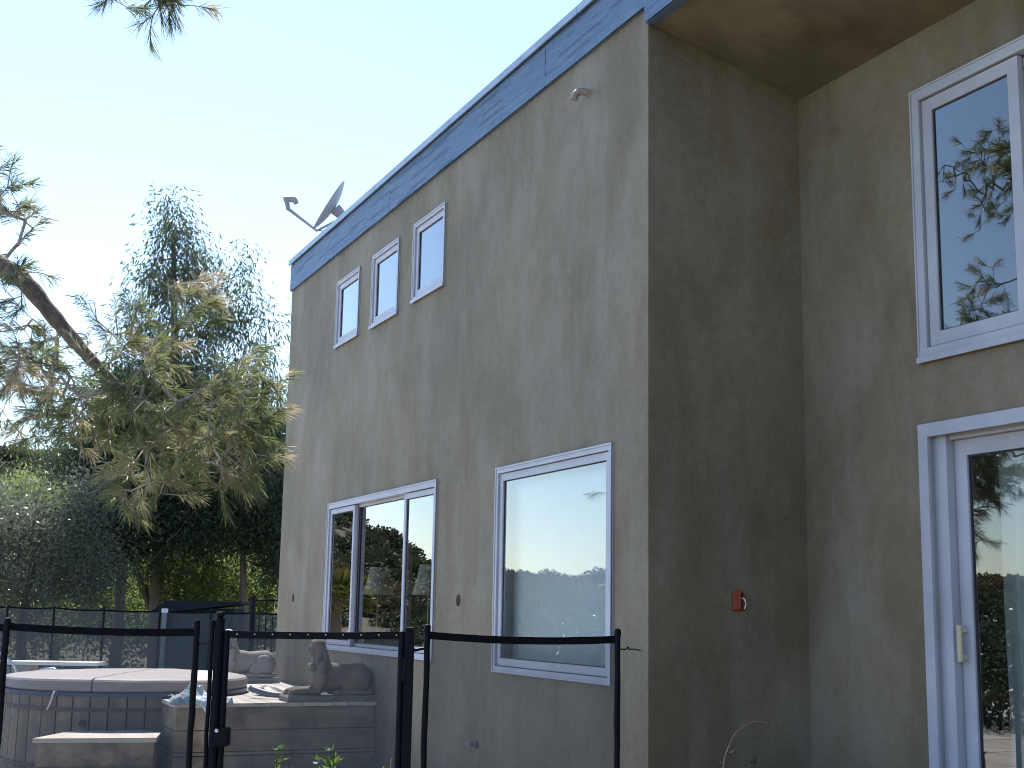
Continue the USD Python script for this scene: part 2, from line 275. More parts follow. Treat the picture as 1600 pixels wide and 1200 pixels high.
# soffit over the recess (sloping with the roof)
def slab4(x0, z0, x1, z1, y0, y1, t):
    v = np.array([(x0, y0, z0), (x1, y0, z1), (x1, y1, z1), (x0, y1, z0), (x0, y0, z0+t), (x1, y0, z1+t), (x1, y1, z1+t), (x0, y1, z0+t)])
    f = np.array([(0, 2, 1), (0, 3, 2), (4, 5, 6), (4, 6, 7), (0, 1, 5), (0, 5, 4), (1, 2, 6), (1, 6, 5), (2, 3, 7), (2, 7, 6), (3, 0, 4), (3, 4, 7)])
    return trimesh.Trimesh(v, f, process=False)
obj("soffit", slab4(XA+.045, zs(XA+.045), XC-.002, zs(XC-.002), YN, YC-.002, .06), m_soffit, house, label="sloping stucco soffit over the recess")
rf = obj("roof", slab4(XA+.03, ZT-.06, 11.3, ZT-.06-SL*7.27, YN, YE+.02, .05), m_roof, house)
# fascia boards: rough sawn, butted with open joints
def board_mesh(x0, x1, y0, y1, z0, z1, seed):
    n = max(2, int((y1-y0)/.06)); k = 12; ys = np.linspace(y0, y1, n); zz = np.linspace(z0, z1, k)
    Y, Z = np.meshgrid(ys, zz, indexing="ij")
    d = (fbm(np.stack([Y*1.4, Z*26, 0*Y+seed], -1), 3, seed)-.5)*.012
    v = np.stack([x0+d, Y, Z], -1).reshape(-1, 3); i, j = np.meshgrid(np.arange(n-1), np.arange(k-1), indexing="ij"); A = i*k+j
    q = np.stack([A, A+1, A+k+1, A+k], -1).reshape(-1, 4); f = np.vstack([q[:, [0, 1, 2]], q[:, [0, 2, 3]]])
    return cat_([trimesh.Trimesh(v, f, process=False), box(x0+.012, x1, y0, y1, z0, z1)])
FX = XA-.028
fb = [(8.292, 11.75), (11.757, YE+.028), (YC-.008, 8.285)]
for k, (a, b) in enumerate(fb):
    obj("fascia_board", board_mesh(FX, XA+.0, a, b, ZF, ZT-.012, 3+k), m_fascia, house)
obj("fascia_board", board_mesh(FX-.012, XA+.045, 2.6, YC-.016, 5.13, ZT-.012, 11), m_fascia, house, label="lower fascia board over the recess")
obj("fascia_board", board_mesh(FX-.012, XA+.045, YN, 2.59, 5.13, ZT-.012, 12), m_fascia, house, label="lower fascia board over the recess")
obj("fascia_board", box(XA+.002, 10.9, YE+.002, YE+.028, ZF-.4, ZT-.02), m_fascia, house, label="fascia board on the far end")
for a, b in ((7.735, YE+.045), (4.2, 7.728), (YN, 4.194)):
    obj("drip_edge", cat_([box(FX-.03, FX-.016, a, b, ZT-.045, ZT+.006), box(FX-.03, XA+.2, a, b, ZT+.006, ZT+.014)]), m_flash, house)

# windows on the long wall
def pane_x(x, y0, y1, z0, z1): return (np.array([(x, y0, z0), (x, y1, z0), (x, y1, z1), (x, y0, z1)]), np.array([(0, 3, 2), (0, 2, 1)]))
def window_frame(name, y0, y1, z0, z1, X, w=.045, proud=.012, wt=None, sill=False, label=None):
    parts = [ring_x(X-proud, X+.09, y0, y1, z0, z1, w, wt=wt), ring_x(X-proud-.006, X-proud+.004, y0, y1, z0, z1, .012)]
    return obj(name, cat_(parts), m_vinyl, house, label=label)
def sash(win, y0, y1, z0, z1, x, w=.05, gl=m_glass, name="sash"):
    s = obj(name, ring_x(x, x+.035, y0, y1, z0, z1, w), m_vinyl, win)
    obj("gasket", ring_x(x+.012, x+.02, y0+w-.001, y1-w+.001, z0+w-.001, z1-w+.001, .009), m_gasket, win)
    obj("pane", pane_x(x+.016, y0+w, y1-w, z0+w, z1-w), gl, win)
    return s
for k, lab in (("a", "small square upper window farthest along the wall"), ("b", "middle small square upper window"), ("c", "small square upper window nearest the corner")):
    y0, y1, z0, z1 = W[k]
    w = window_frame("window", y0, y1, z0, z1, XA, .038, label=lab)
    sash(w, y0+.044, y1-.044, z0+.044, z1-.044, XA+.004, .052)
    obj("sill", box(XA-.026, XA-.013, y0-.006, y1+.006, z0-.012, z0+.016), m_vinyl, w)
    obj("jamb_liner", ring_x(XA+.091, XA+.2, y0+.0125, y1-.0125, z0+.0125, z1-.0125, .03), m_vinyl, w)
y0, y1, z0, z1 = W["g"]
w = window_frame("window", y0, y1, z0, z1, XA, .044, label="large square picture window with a white shade behind the glass")
sash(w, y0+.050, y1-.050, z0+.050, z1-.050, XA+.004, .052)
obj("jamb_liner", ring_x(XA+.091, XA+.2, y0+.0125, y1-.0125, z0+.0125, z1-.0125, .032), m_vinyl, w)
y0, y1, z0, z1 = W["s"]
w = window_frame("window", y0, y1, z0, z1, XA, .05, wt=.058, label="wide three pane sliding window")
sash(w, 12.60, y1-.056, z0+.056, z1-.066, XA+.004, .048)
sash(w, y0+.056, 11.15, z0+.056, z1-.066, XA+.004, .048)
sash(w, 11.10, 12.65, z0+.052, z1-.060, XA+.048, .03, name="fixed_sash")
obj("track", box(XA+.0, XA+.085, y0+.052, y1-.052, z0+.051, z0+.0535), m_gasket, w)
# window and door on the recessed wall
y0, y1, z0, z1 = UW
w = window_frame("window", y0, y1, z0, z1, XC, .07, .02, label="tall upper sliding window above the door")
sash(w, 4.93, y1-.078, z0+.078, z1-.078, XC+.0, .075, m_glass2)
sash(w, y0+.078, 5.0, z0+.082, z1-.082, XC+.045, .06, m_glass2, "fixed_sash")
obj("sill", box(XC-.034, XC-.0205, y0-.004, y1+.004, z0-.012, z0+.022), m_vinyl, w)
y0, y1, z0, z1 = DR
door = obj("door", cat_([ring_x(XC-.022, XC-.002, y0-.06, y1, z0-.3, z1, .075, wt=.075), ring_x(XC+.0, XC+.16, y0+.014, y1-.014, z0-.04, z1-.014, .05)]), m_vinyl, house, label="white framed sliding glass door")
dl = obj("door_leaf", ring_x(XC+.085, XC+.125, 4.35, y1-.17, z0+.02, z1-.10, .09, wb=.14), m_vinyl, door)
obj("jamb", box(XC+.03, XC+.15, y1-.165, y1-.066, z0, z1-.066), m_vinyl, door)
obj("head", box(XC+.05, XC+.15, y0+.066, y1-.166, z1-.098, z1-.066), m_vinyl, door)
obj("gasket", ring_x(XC+.098, XC+.108, 4.439, y1-.259, z0+.159, z1-.189, .01), m_gasket, door)
obj("pane", pane_x(XC+.103, 4.44, y1-.26, z0+.16, z1-.19), m_glass2, door)
obj("door_leaf", ring_x(XC+.13, XC+.165, y0+.066, 4.45, z0+.02, z1-.10, .09, wb=.14), m_vinyl, door)
obj("pane", pane_x(XC+.148, y0+.156, 4.36, z0+.16, z1-.19), m_glass2, door)
m_handle = M("handle_brass", (.42, .35, .22), (.5, .42, .28), 8, .5)
hy = y1-.20
obj("handle", cat_([box(XC+.03, XC+.05, hy-.016, hy+.016, 1.20, 1.40, .006), box(XC+.048, XC+.088, hy-.012, hy+.012, 1.215, 1.24), box(XC+.048, XC+.088, hy-.012, hy+.012, 1.36, 1.385)]), m_handle, door)
# rooms behind the glass
obj("floor", box(XA+.2, 10.9, YN+.2, YE-.2, .25, .36), m_floor, house)
obj("ceiling", box(XA+.21, 10.9, YC+.21, YE-.2, 2.72, 2.86), m_room, house)
obj("ceiling", box(XC+.21, 10.9, YN+.2, YC+.2, 2.66, 2.80), m_room, house)
for args in ((7.4, 7.5, YC+.2, YE-.2, .36, 2.72), (XA+.21, 7.4, 9.62, 9.72, .36, 2.72), (XA+.25, 7.4, YC+.205, YC+.3, .36, 2.72), (9.0, 9.1, YN+.2, YC+.2, .36, 2.66), (7.2, 7.3, YC+.3, YE-.2, 2.86, 4.7), (8.6, 8.7, YN+.2, YC+.2, 2.8, 4.3)):
    obj("partition", box(*args), m_room, house)
obj("drain_pipe", tube(smooth_path([(XA+.02, 7.642, 4.965), (XA-.05, 7.648, 4.972), (XA-.088, 7.665, 4.955), (XA-.10, 7.672, 4.912)], 5), [.026]*15+[.026], 12), M("copper_pipe", (.22, .17, .13), (.29, .23, .18), 10, .5), house, smooth=30, label="small elbow pipe high on the wall")
for (y, z) in ((9.803, 1.51), (14.747, 1.543)):
    obj("outlet_hole", cat_([tube([(XA+.07, y, z), (XA+.088, y, z)], .046, 20), box(XA+.03, XA+.07, y-.012, y+.012, z-.01, z+.015)]), M("rusty_box", (.07, .05, .03), (.12, .08, .05), 20, .8) if y < 10 else m_gasket, house, label="dark round opening for an outdoor light")

# things on and inside the house
eb = thing("electrical_box", "small orange red electrical box left open in the shaded return wall", "electrical box", (4.632, YC, 1.51))
m_red = M("red_plastic", (.26, .05, .028), (.33, .066, .036), 20, .6)
def ringbox(x0, x1, y0, y1, z0, z1, t): return tm(m3.Manifold.cube((x1-x0, y1-y0, z1-z0)).translate((x0, y0, z0))-m3.Manifold.cube((x1-x0-2*t, y1-y0, z1-z0-2*t)).translate((x0+t, y0-.01, z0+t)))
obj("box", ringbox(4.592, 4.672, YC-.012, YC+.045, 1.458, 1.566, .005), m_red, eb)
obj("cover_plate", box(4.594, 4.642, YC-.02, YC-.0125, 1.462, 1.572, .002), m_red, eb)
obj("tab", box(4.606, 4.628, YC-.02, YC-.0125, 1.5725, 1.588), m_red, eb)
obj("cable", tube(smooth_path([(4.655, YC+.03, 1.54), (4.66, YC-.02, 1.53), (4.668, YC-.03, 1.50), (4.66, YC-.025, 1.468)], 5), .004, 6), m_petal, eb)
def blind(y0, y1, z0, z1, x, label, mt=None):
    t = thing("window_blind", label, "blind", (x, (y0+y1)/2, z0))
    obj("shade", box(x, x+.004, y0, y1, z0, z1), mt or m_blind, t)
    obj("hem_bar", box(x-.006, x+.01, y0, y1, z0-.03, z0-.001), m_blind, t)
blind(7.312, 9.04, 1.07, 2.45, XA+.135, "white roller shade drawn down behind the large picture window")
def lamp(x, y, z, label):
    t = thing("floor_lamp", label, "lamp", (x, y, .36))
    a = np.linspace(0, 2*PI, 25)[:-1]
    prof = [(.165, -.14), (.135, -.05), (.112, .05), (.095, .14)]
    v = np.array([(x+r*math.cos(q), y+r*math.sin(q), z+h) for r, h in prof for q in a]); n = len(a); f = []
    for i in range(len(prof)-1):
        for j in range(n): f += [(i*n+j, i*n+(j+1) % n, (i+1)*n+(j+1) % n), (i*n+j, (i+1)*n+(j+1) % n, (i+1)*n+j)]
    obj("lamp_shade", trimesh.Trimesh(v, f, process=False), m_shade, t, smooth=True)
    obj("stem", tube([(x, y, .38), (x, y, z-.02)], .014, 10), m_brass, t)
    obj("base", cyl((x, y), .14, .36, .38, 24), m_brass, t)
lamp(4.46, 13.12, 1.72, "pale green shaded floor lamp seen through the middle pane of the sliding window")
lamp(4.46, 11.66, 1.71, "pale green shaded floor lamp seen through the right pane of the sliding window")
# curtain and cabinet behind the sliding door
ys = np.linspace(5.25, 5.56, 60); zz = np.linspace(.40, 2.40, 12)
Y, Z = np.meshgrid(ys, zz, indexing="ij"); cx = XC+.34+.03*np.sin((Y-5)*60+.3*np.sin(Z*3)); Yc = 5.56-(5.56-Y)*(1.15-.25*np.sin((Z-.3)*1.4))
i, j = np.meshgrid(np.arange(59), np.arange(11), indexing="ij"); A = i*12+j; q = np.stack([A, A+1, A+13, A+12], -1).reshape(-1, 4)
cur = thing("curtain", "pale curtain gathered at the edge of the sliding glass door", "curtain", (XC+.34, 5.4, .4))
obj("fabric", (np.stack([cx, Yc, Z], -1).reshape(-1, 3), np.vstack([q[:, [0, 1, 2]], q[:, [0, 2, 3]]])), M("curtain_fabric", (.55, .58, .58), (.6, .63, .62), 4, .9), cur, smooth=True)
cab = thing("cabinet", "pale low cabinet standing in the room behind the sliding door", "cabinet", (7.0, 6.2, .36))
obj("body", box(6.6, 7.2, 5.9, 6.9, .36, 1.12, .01), m_blind, cab); obj("door_front", box(6.57, 6.597, 5.93, 6.38, .42, 1.08, .005), m_blind, cab); obj("door_front", box(6.57, 6.597, 6.42, 6.87, .42, 1.08, .005), m_blind, cab)
fa = thing("wall_spigot", "short grey pipe stub low on the stucco wall", "pipe", (XA, 9.36, .44))
obj("pipe", tube([(XA-.001, 9.36, .44), (XA-.05, 9.37, .442), (XA-.06, 9.45, .44)], .014, 10), M("grey_pipe", (.16, .17, .20), rough=.5), fa)
obj("flange", tube([(XA-.0005, 9.36, .44), (XA-.008, 9.36, .44)], .028, 14), m_hoop, fa)

# satellite dish on the roof corner
dn = thing("satellite_dish", "grey satellite dish with a bent feed arm on the roof edge", "satellite dish", (4.5, 15.0, ZT))
C0 = np.array([4.42, 14.92, 6.36])-R0*.12-np.array([0, 0, .10]); m_dish = M("dish_grey", (.20, .19, .21), (.25, .24, .26), 4, .45); left = -R0
nrm = .86*left+.50*np.array([0, 0, 1.])-.21*np.array([math.sin(YAW), math.cos(YAW), 0]); nrm /= np.linalg.norm(nrm)
ua = np.cross(nrm, [math.sin(YAW), math.cos(YAW), 0]); ua /= np.linalg.norm(ua); ub = np.cross(nrm, ua)
def dish_mesh(off):
    rs = np.linspace(0, 1, 9); aa = np.linspace(0, 2*PI, 41)[:-1]; v = []
    for r in rs:
        for t in aa: v.append(C0+off*nrm+ua*.345*r*math.cos(t)+ub*.31*r*math.sin(t)+nrm*(.075*r*r-.04))
    return np.array(v)
v1, v2 = dish_mesh(0), dish_mesh(-.012); n = 40; f = []
for i in range(8):
    for j in range(n):
        a, b, c, d = i*n+j, i*n+(j+1) % n, (i+1)*n+(j+1) % n, (i+1)*n+j
        f += [(a, b, c), (a, c, d)]; k = len(v1); f += [(a+k, c+k, b+k), (a+k, d+k, c+k)]
k = len(v1)
for j in range(n):
    a, b = 8*n+j, 8*n+(j+1) % n; f += [(a, b, b+k), (a, b+k, a+k)]
obj("reflector", trimesh.Trimesh(np.vstack([v1, v2]), f, process=False), m_dish, dn, smooth=40)
upv = np.array([0, 0, 1.])
bk = C0-nrm*.06
obj("mount", cat_([tube([bk, bk-nrm*.10-upv*.03], [.075, .06], 10), tube([bk-nrm*.08-upv*.02, bk-nrm*.09-upv*.33, np.array([4.52, 14.86, ZT-.12])], .03, 10), box(4.42, 4.62, 14.76, 14.96, ZT-.19, ZT-.14)]), m_dish, dn)
p0 = C0-ua*0-upv*.30-left*(-.10); 
lo = C0+(-upv*.315)+left*.16; hi_ = lo+left*.36+upv*.27
obj("feed_arm", tube([bk-upv*.16, lo, lo+.5*(hi_-lo), hi_], [.014, .016, .018, .022], 8), m_dish, dn)
h2 = hi_+left*.03+upv*.13
obj("feed_head", cat_([tube([hi_-upv*.01, h2], [.026, .034], 8), tube([h2+left*.03, h2-left*.11-upv*.01], [.035, .04], 10), tube([h2-left*.10-upv*.01, h2-left*.125-upv*.06], [.034, .03], 10)]), m_dish, dn)
obj("cable", tube(smooth_path([lo, bk-upv*.25-nrm*.03, bk-nrm*.16-upv*.08, bk-nrm*.20-upv*.20, bk-nrm*.12-upv*.33], 6), .006, 6), m_black, dn)

# ------------------------------------------------------------------ deck, hot tub, statues
TC, TR = np.array([2.05, 13.5]), 1.12; DZ = .60; DX, DY = 2.2, 11.72
deck = thing("raised_deck", "raised weathered wood deck with horizontal board front beside the hot tub", "deck", (DX, DY, GZ))
tubcut = m3.Manifold.cylinder(3, TR+.05, TR+.05, 64).translate((TC[0], TC[1], -1))
k = 0; y_ = DX-.02; rng = random.Random(2)
while y_ < XA-.05:
    x1 = min(y_+.135, XA-.004); m = m3.Manifold.cube((x1-y_, 15.30-(DY-.025), .032)).translate((y_, DY-.025, DZ-.032+rng.uniform(-.002, .002)))-tubcut
    for part in m.decompose():
        if part.volume() > 1e-5: obj("plank", tm(part), planks[rng.randrange(3)], deck)
    y_ = x1+.006
for (za, zb) in ((.375, .566), (.192, .370), (.160, .187), (GZ, .154)):
    obj("front_board", box(DX+.0, XA-.004, DY, DY+.03, za, zb, .003), boards[rng.randrange(3)], deck)
    obj("side_board", box(DX, DX+.028, DY+.032, 12.46, za, zb, .003), boards[rng.randrange(3)], deck)
obj("back_board", box(DX, XA-.004, 15.26, 15.29, GZ, .566), boards[0], deck)
obj("joist", box(DX+.03, XA-.05, DY+.05, DY+.09, .40, .563), woods[2], deck)
tubt = thing("hot_tub", "round wooden stave hot tub with a folding vinyl cover", "hot tub", (TC[0], TC[1], GZ))
N = 44
for i in range(N):
    a0 = 2*PI*i/N+.006; a1 = 2*PI*(i+1)/N-.006
    ro = TR+rng.uniform(-.002, .002); ri = TR-.05
    pts = [(TC[0]+r*math.cos(a), TC[1]+r*math.sin(a), z) for z in (GZ, .615) for r, a in ((ro, a0), (ro, a1), (ri, a0), (ri, a1))]+[(TC[0]+(ro+.002)*math.cos((a0+a1)/2), TC[1]+(ro+.002)*math.sin((a0+a1)/2), z) for z in (GZ, .615)]
    obj("stave", tm(m3.Manifold.hull_points(np.array(pts))), woods[rng.randrange(3)], tubt)
def annulus(ro, ri, z0, z1, c=TC): return tm(m3.Manifold.cylinder(z1-z0, ro, ro, 72).translate((c[0], c[1], z0))-m3.Manifold.cylinder(z1-z0+.2, ri, ri, 72).translate((c[0], c[1], z0-.1)))
for z in (.50, .01): obj("hoop", annulus(TR+.014, TR+.003, z-.016, z+.016), m_hoop, tubt)
obj("rim", annulus(TR+.03, TR-.10, .617, .650), m_rim, tubt, smooth=30)
obj("inner_shell", cyl(TC, TR-.11, .1, .2, 32), m_rim, tubt)
# cover: two padded halves, the seam running away from the camera
def cover_half(s):
    prof = m3.CrossSection([[(0.0, 0.0), (1.0, 0), (1.0, 1.0), (0, 1.0)]])
    layers = [(.0, .655, TR+.012), (.0, .672, TR+.03), (0, .735, TR+.028), (0, .752, TR+.012), (0, .762, TR-.05)]
    m = m3.Manifold.batch_hull([m3.Manifold.cylinder(.001, r, r, 72).translate((0, 0, z)) for _, z, r in layers])
    cut = m3.Manifold.cube((3, 6, 3), True).translate((s*1.508, 0, 0)); m = (m ^ cut)
    g = tm(m.refine_to_length(.09)); v = np.array(g.vertices); r = np.hypot(v[:, 0], v[:, 1])
    top = v[:, 2] > .70
    v[:, 2] += np.where(top, .018*(1-(np.abs(v[:, 0])/TR))*(1-r/TR*.3)+(fbm(v*5, 2, 3)-.5)*.008, (fbm(v*4, 2, 4)-.5)*.012)
    v[:, :2] *= (1+(fbm(v*3.1, 2, 7)-.5)*.015)[:, None]
    rot = np.radians(-24); c, sn = math.cos(rot), math.sin(rot)
    v[:, :2] = v[:, :2] @ np.array([[c, sn], [-sn, c]])
    v[:, :2] += TC
    g.vertices = v; return g
for s in (-1, 1): obj("cover", cover_half(s), m_cover, tubt, smooth=35)
obj("tie_strap", tube(smooth_path([(1.30, 12.62, .66), (1.275, 12.575, .645), (1.26, 12.60, .57), (1.235, 12.605, .50)], 5), .008, 6), m_blind, tubt)
pa = math.atan2(12.40-13.5, 1.62-2.05); pc = TC+np.array([math.cos(-2.05), math.sin(-2.05)])*(TR+.001)
dv = np.array([math.cos(-2.05), math.sin(-2.05), 0])
obj("port_plug", tube([np.array([*pc, .385])-dv*.01, np.array([*pc, .385])+dv*.012], .032, 16), m_gasket, tubt)
obj("pipe", tube(smooth_path([(1.0, 13.0, .42), (.92, 12.98, .36), (.915, 12.98, .26), (.955, 13.0, .2)], 5), .009, 8), m_conc[0], tubt)
st = thing("tub_step", "low wooden box step in front of the hot tub", "step", (1.07, 11.75, GZ))
tp = np.array([(1.06, 11.80), (2.03, 11.62), (2.14, 12.05), (2.02, 12.38), (1.42, 12.40)])
def prism(p, z0, z1): return trimesh.creation.extrude_polygon(__import__("shapely.geometry", fromlist=["Polygon"]).Polygon(p), z1-z0, engine="earcut").apply_translation((0, 0, z0))
obj("tread", prism(tp, .292, .33), planks[0], st)
cen = tp.mean(0); inn = cen+(tp-cen)*.95
for za, zb in ((.10, .290), (GZ, .095)): obj("riser", prism(inn, za, zb), boards[1 if za > 0 else 2], st)

def sphinx_body():
    P = []
    P.append(m3.Manifold.batch_hull([ell((-.30, 0, .155), (.13, .115, .155)), ell((-.12, 0, .17), (.12, .095, .125))]))
    P.append(m3.Manifold.batch_hull([ell((-.12, 0, .17), (.12, .095, .125)), ell((.10, 0, .18), (.10, .105, .15))]))
    P.append(m3.Manifold.batch_hull([ell((.11, 0, .20), (.095, .11, .16)), ell((.115, 0, .31), (.075, .10, .07))]))
    for s in (-1, 1):
        P.append(m3.Manifold.batch_hull([ell((-.27, s*.085, .13), (.12, .055, .13)), ell((-.20, s*.095, .09), (.10, .05, .09))]))       # haunch
        P.append(cap((-.22, s*.115, .035), .035, (-.07, s*.12, .032), .03)); P.append(ell((-.055, s*.12, .03), (.05, .033, .028)))       # hind foot
        P.append(cap((.10, s*.085, .17), .06, (.14, s*.08, .07), .045)); P.append(cap((.14, s*.08, .045), .042, (.36, s*.08, .04), .036)); P.append(ell((.385, s*.08, .034), (.05, .04, .034)))
        for q in (-.018, 0, .018): P.append(cap((.40, s*.08+q, .025), .014, (.432, s*.08+q, .018), .012))
        P.append(ell((.185, s*.048, .265), (.045, .042, .042)))                                                                         # chest
        P.append(cap((.10, s*.10, .30), .045, (.12, s*.085, .22), .05))
    P.append(cap((.13, 0, .33), .05, (.145, 0, .40), .045))                                                                              # neck
    P.append(ell((.155, 0, .445), (.062, .055, .08))); P.append(ell((.185, 0, .405), (.03, .03, .03)))
    P.append(cap((.215, 0, .455), .008, (.224, 0, .432), .012)); P.append(ell((.205, 0, .408), (.018, .022, .008)))                      # nose, lips
    for s in (-1, 1): P.append(ell((.203, s*.024, .462), (.012, .014, .008))); P.append(cap((.206, s*.012, .478), .006, (.198, s*.038, .474), .006))
    tail = [(-.41, .05, .03), (-.40, .12, .03), (-.30, .155, .03), (-.20, .16, .035)]
    for a, b in zip(tail, tail[1:]): P.append(cap(a, .018, b, .018))
    g = tm(m3.Manifold.batch_boolean(P, m3.OpType.Add).refine_to_length(.012)); trimesh.smoothing.filter_taubin(g, .5, .53, 8); return g
def sphinx_hair():
    P = [m3.Manifold.batch_hull([ell((.135, 0, .475), (.075, .078, .075)), ell((.105, 0, .42), (.06, .085, .06))]),
         m3.Manifold.batch_hull([ell((.10, 0, .43), (.055, .085, .06)), ell((.055, 0, .30), (.05, .105, .06)), ell((.03, 0, .24), (.035, .09, .04))])]
    for s in (-1, 1): P.append(m3.Manifold.batch_hull([ell((.125, s*.065, .43), (.04, .025, .05)), ell((.15, s*.075, .30), (.028, .03, .05))]))
    g = m3.Manifold.batch_boolean(P, m3.OpType.Add)-m3.Manifold.batch_hull([ell((.215, 0, .45), (.055, .05, .055)), ell((.24, 0, .40), (.055, .05, .05))])
    g = tm(g.refine_to_length(.012)); trimesh.smoothing.filter_taubin(g, .5, .53, 4)
    v = np.array(g.vertices); c = v-np.array([.10, 0, .45]); r = np.linalg.norm(c[:, [0, 1]], axis=1)
    v[:, :2] += (c[:, :2]/(r[:, None]+1e-6))*(.0025*np.sin(np.arctan2(c[:, 1], c[:, 0]+.2)*60)*0+.003*np.sin(v[:, 2]*150))[:, None]; g.vertices = v; return g
sb, sh = sphinx_body(), sphinx_hair()
spl = tm(m3.Manifold.hull_points(np.array([(x, y, z) for x in (-.45, .46) for y in (-.165, .165) for z in (0, .045)]+[(x, y, .06) for x in (-.44, .45) for y in (-.155, .155)])))
def sphinx(cx, cy, rot, m, label, sc=1.0):
    t = thing("sphinx_statue", label, "statue", (cx, cy, DZ), "sphinx statues on the deck")
    c, s = math.cos(rot)*sc, math.sin(rot)*sc; Rm = np.array([[c, -s, 0], [s, c, 0], [0, 0, sc]])
    def put(g, dz): return trimesh.Trimesh(np.asarray(g.vertices) @ Rm.T+(cx, cy, DZ+dz), g.faces, process=False)
    obj("body", put(sb, .055*sc), m, t, smooth=50); obj("headdress", put(sh, .055*sc), m, t, smooth=50); obj("plinth", put(spl, .0), m, t)
sphinx(3.60, 11.875, PI, m_sphinx, "brownish stone sphinx statue at the front edge of the deck behind the gate", .93)
sphinx(3.45, 14.88, PI, m_sphinx2, "pale stone sphinx statue at the far end of the deck near the wall corner", .97)

def cloth_mesh():
    n, m = 60, 46; u, v = np.meshgrid(np.linspace(0, 1, n), np.linspace(0, 1, m), indexing="ij")
    x = 2.17+.46*u+.05*np.sin(v*6+u*3); s = v*.46
    ft = fbm(np.stack([u*5, v*5, 0*u], -1), 4, 5); wr = np.abs(fbm(np.stack([u*9, v*7, 0*u+3], -1), 3, 9)-.5)
    drop = np.clip(.30+.18*np.sin(u*7.5)-.10, .02, .6)*np.clip(1.2-np.abs(u-.5)*2.2, .0, 1)          # how much hangs over the front edge
    ytop = DY+.30-s*1.0
    hang = np.maximum(0, s-.31+.0)
    z = DZ+.012+.24*ft*np.exp(-((u-.38)**2+(v-.28)**2)*9)+.09*wr
    y = np.where(s < .33, DY+.305-s, DY-.035-.02*wr*2)
    z = np.where(s < .33, z, DZ+.01-np.maximum(0, s-.33)*(.12+1.15*np.exp(-((u-.60)/.13)**2)))
    q = np.stack([x, y, z], -1).reshape(-1, 3); i, j = np.meshgrid(np.arange(n-1), np.arange(m-1), indexing="ij"); A = i*m+j
    f = np.stack([A, A+m, A+m+1, A+1], -1).reshape(-1, 4); return trimesh.Trimesh(q, np.vstack([f[:, [0, 1, 2]], f[:, [0, 2, 3]]]), process=False)
tag(obj("towel", cloth_mesh(), M("towel_cloth", (.13, .23, .31), (.50, .51, .52), 9, .9, .4, 80, c3=(.36, .48, .54), s3=10), smooth=True), "crumpled blue and white towel draped over the front corner of the deck", "towel")
ln = thing("swim_fin", "dark grey rubber swim fin lying on the deck beside the tub cover", "swim fin", (3.2, 12.3, DZ))
m_rub = M("grey_rubber", (.09, .095, .12), (.13, .135, .16), 8, .5)
fp = np.array([(3.10, 12.75), (3.16, 12.78), (3.40, 12.62), (3.46, 12.40), (3.33, 12.30), (3.22, 12.36)])
fin = prism(fp, DZ+.005, DZ+.02); fin = fin.subdivide().subdivide(); v = np.array(fin.vertices); v[:, 2] += .09*np.exp(-((v[:, 0]-3.22)**2+(v[:, 1]-12.62)**2)*60); fin.vertices = v
obj("blade", fin, m_rub, ln); obj("foot_pocket", tube(smooth_path([(3.36, 12.22, DZ+.03), (3.25, 12.10, DZ+.035), (3.10, 12.20, DZ+.05), (2.98, 12.34, DZ+.09)], 5), [.02]*4+[.026]*6+[.03]*6, 10), m_rub, ln, smooth=True)

# ------------------------------------------------------------------ near pool fence and gate
FP = [(-1.40, 9.086), (-.42, 8.641), (.55, 8.202), (1.544, 7.753)]
def sagline(a, b, za, zb, sag, n=14):
    t = np.linspace(0, 1, n)[:, None]; p = np.array([*a, za])*(1-t)+np.array([*b, zb])*t; p[:, 2] -= sag*4*(t*(1-t))[:, 0]; return p
def band(p, h, th):
    p = np.asarray(p); d = p[-1]-p[0]; nn = np.array([-d[1], d[0], 0]); nn /= np.linalg.norm(nn); n = len(p); up = np.array([0, 0, h/2])
    v = np.concatenate([p+nn*th-up, p+nn*th+up, p-nn*th+up, p-nn*th-up]); f = []
    for i in range(n-1):
        for k in range(4):
            a, b, c, d_ = k*n+i, k*n+i+1, ((k+1) % 4)*n+i+1, ((k+1) % 4)*n+i; f += [(a, b, c), (a, c, d_)]
    f += [(0, n, 2*n), (0, 2*n, 3*n), (n-1, 3*n-1, 2*n-1), (n-1, 4*n-1, 3*n-1)]
    return trimesh.Trimesh(v, f, process=False)
def net(p, z0, seed, amp=.006):
    p = np.asarray(p); n = len(p); k = 14; d = p[-1]-p[0]; nn = np.array([-d[1], d[0], 0]); nn /= np.linalg.norm(nn)
    t = np.linspace(0, 1, k); V = np.empty((n, k, 3))
    for j in range(k):
        V[:, j] = p; V[:, j, 2] = p[:, 2]*(1-t[j])+z0*t[j]
    V += nn*((fbm(np.stack([V[..., 0]*2+V[..., 1], V[..., 2]*1.2, 0*V[..., 0]+seed], -1), 2, seed)-.5)*2*amp)[..., None]
    i, j = np.meshgrid(np.arange(n-1), np.arange(k-1), indexing="ij"); A = i*k+j; q = np.stack([A, A+1, A+k+1, A+k], -1).reshape(-1, 4)
    return trimesh.Trimesh(V.reshape(-1, 3), np.vstack([q[:, [0, 1, 2]], q[:, [0, 2, 3]]]), process=False)
def post_mesh(x, y, r, top, seed, cap_r=1.12):
    zz = np.linspace(GZ-.1, top-.03, 16); rr = random.Random(seed); w = [r*(1+.05*rr.uniform(-1, 1)) for _ in zz]
    pts = [(x+.003*rr.uniform(-1, 1), y, z) for z in zz]
    return cat_([tube(pts, w, 14), tube([(x, y, top-.045), (x, y, top-.012), (x, y, top-.003), (x, y, top)], [r*cap_r, r*cap_r, r*.85, r*.3], 14)])
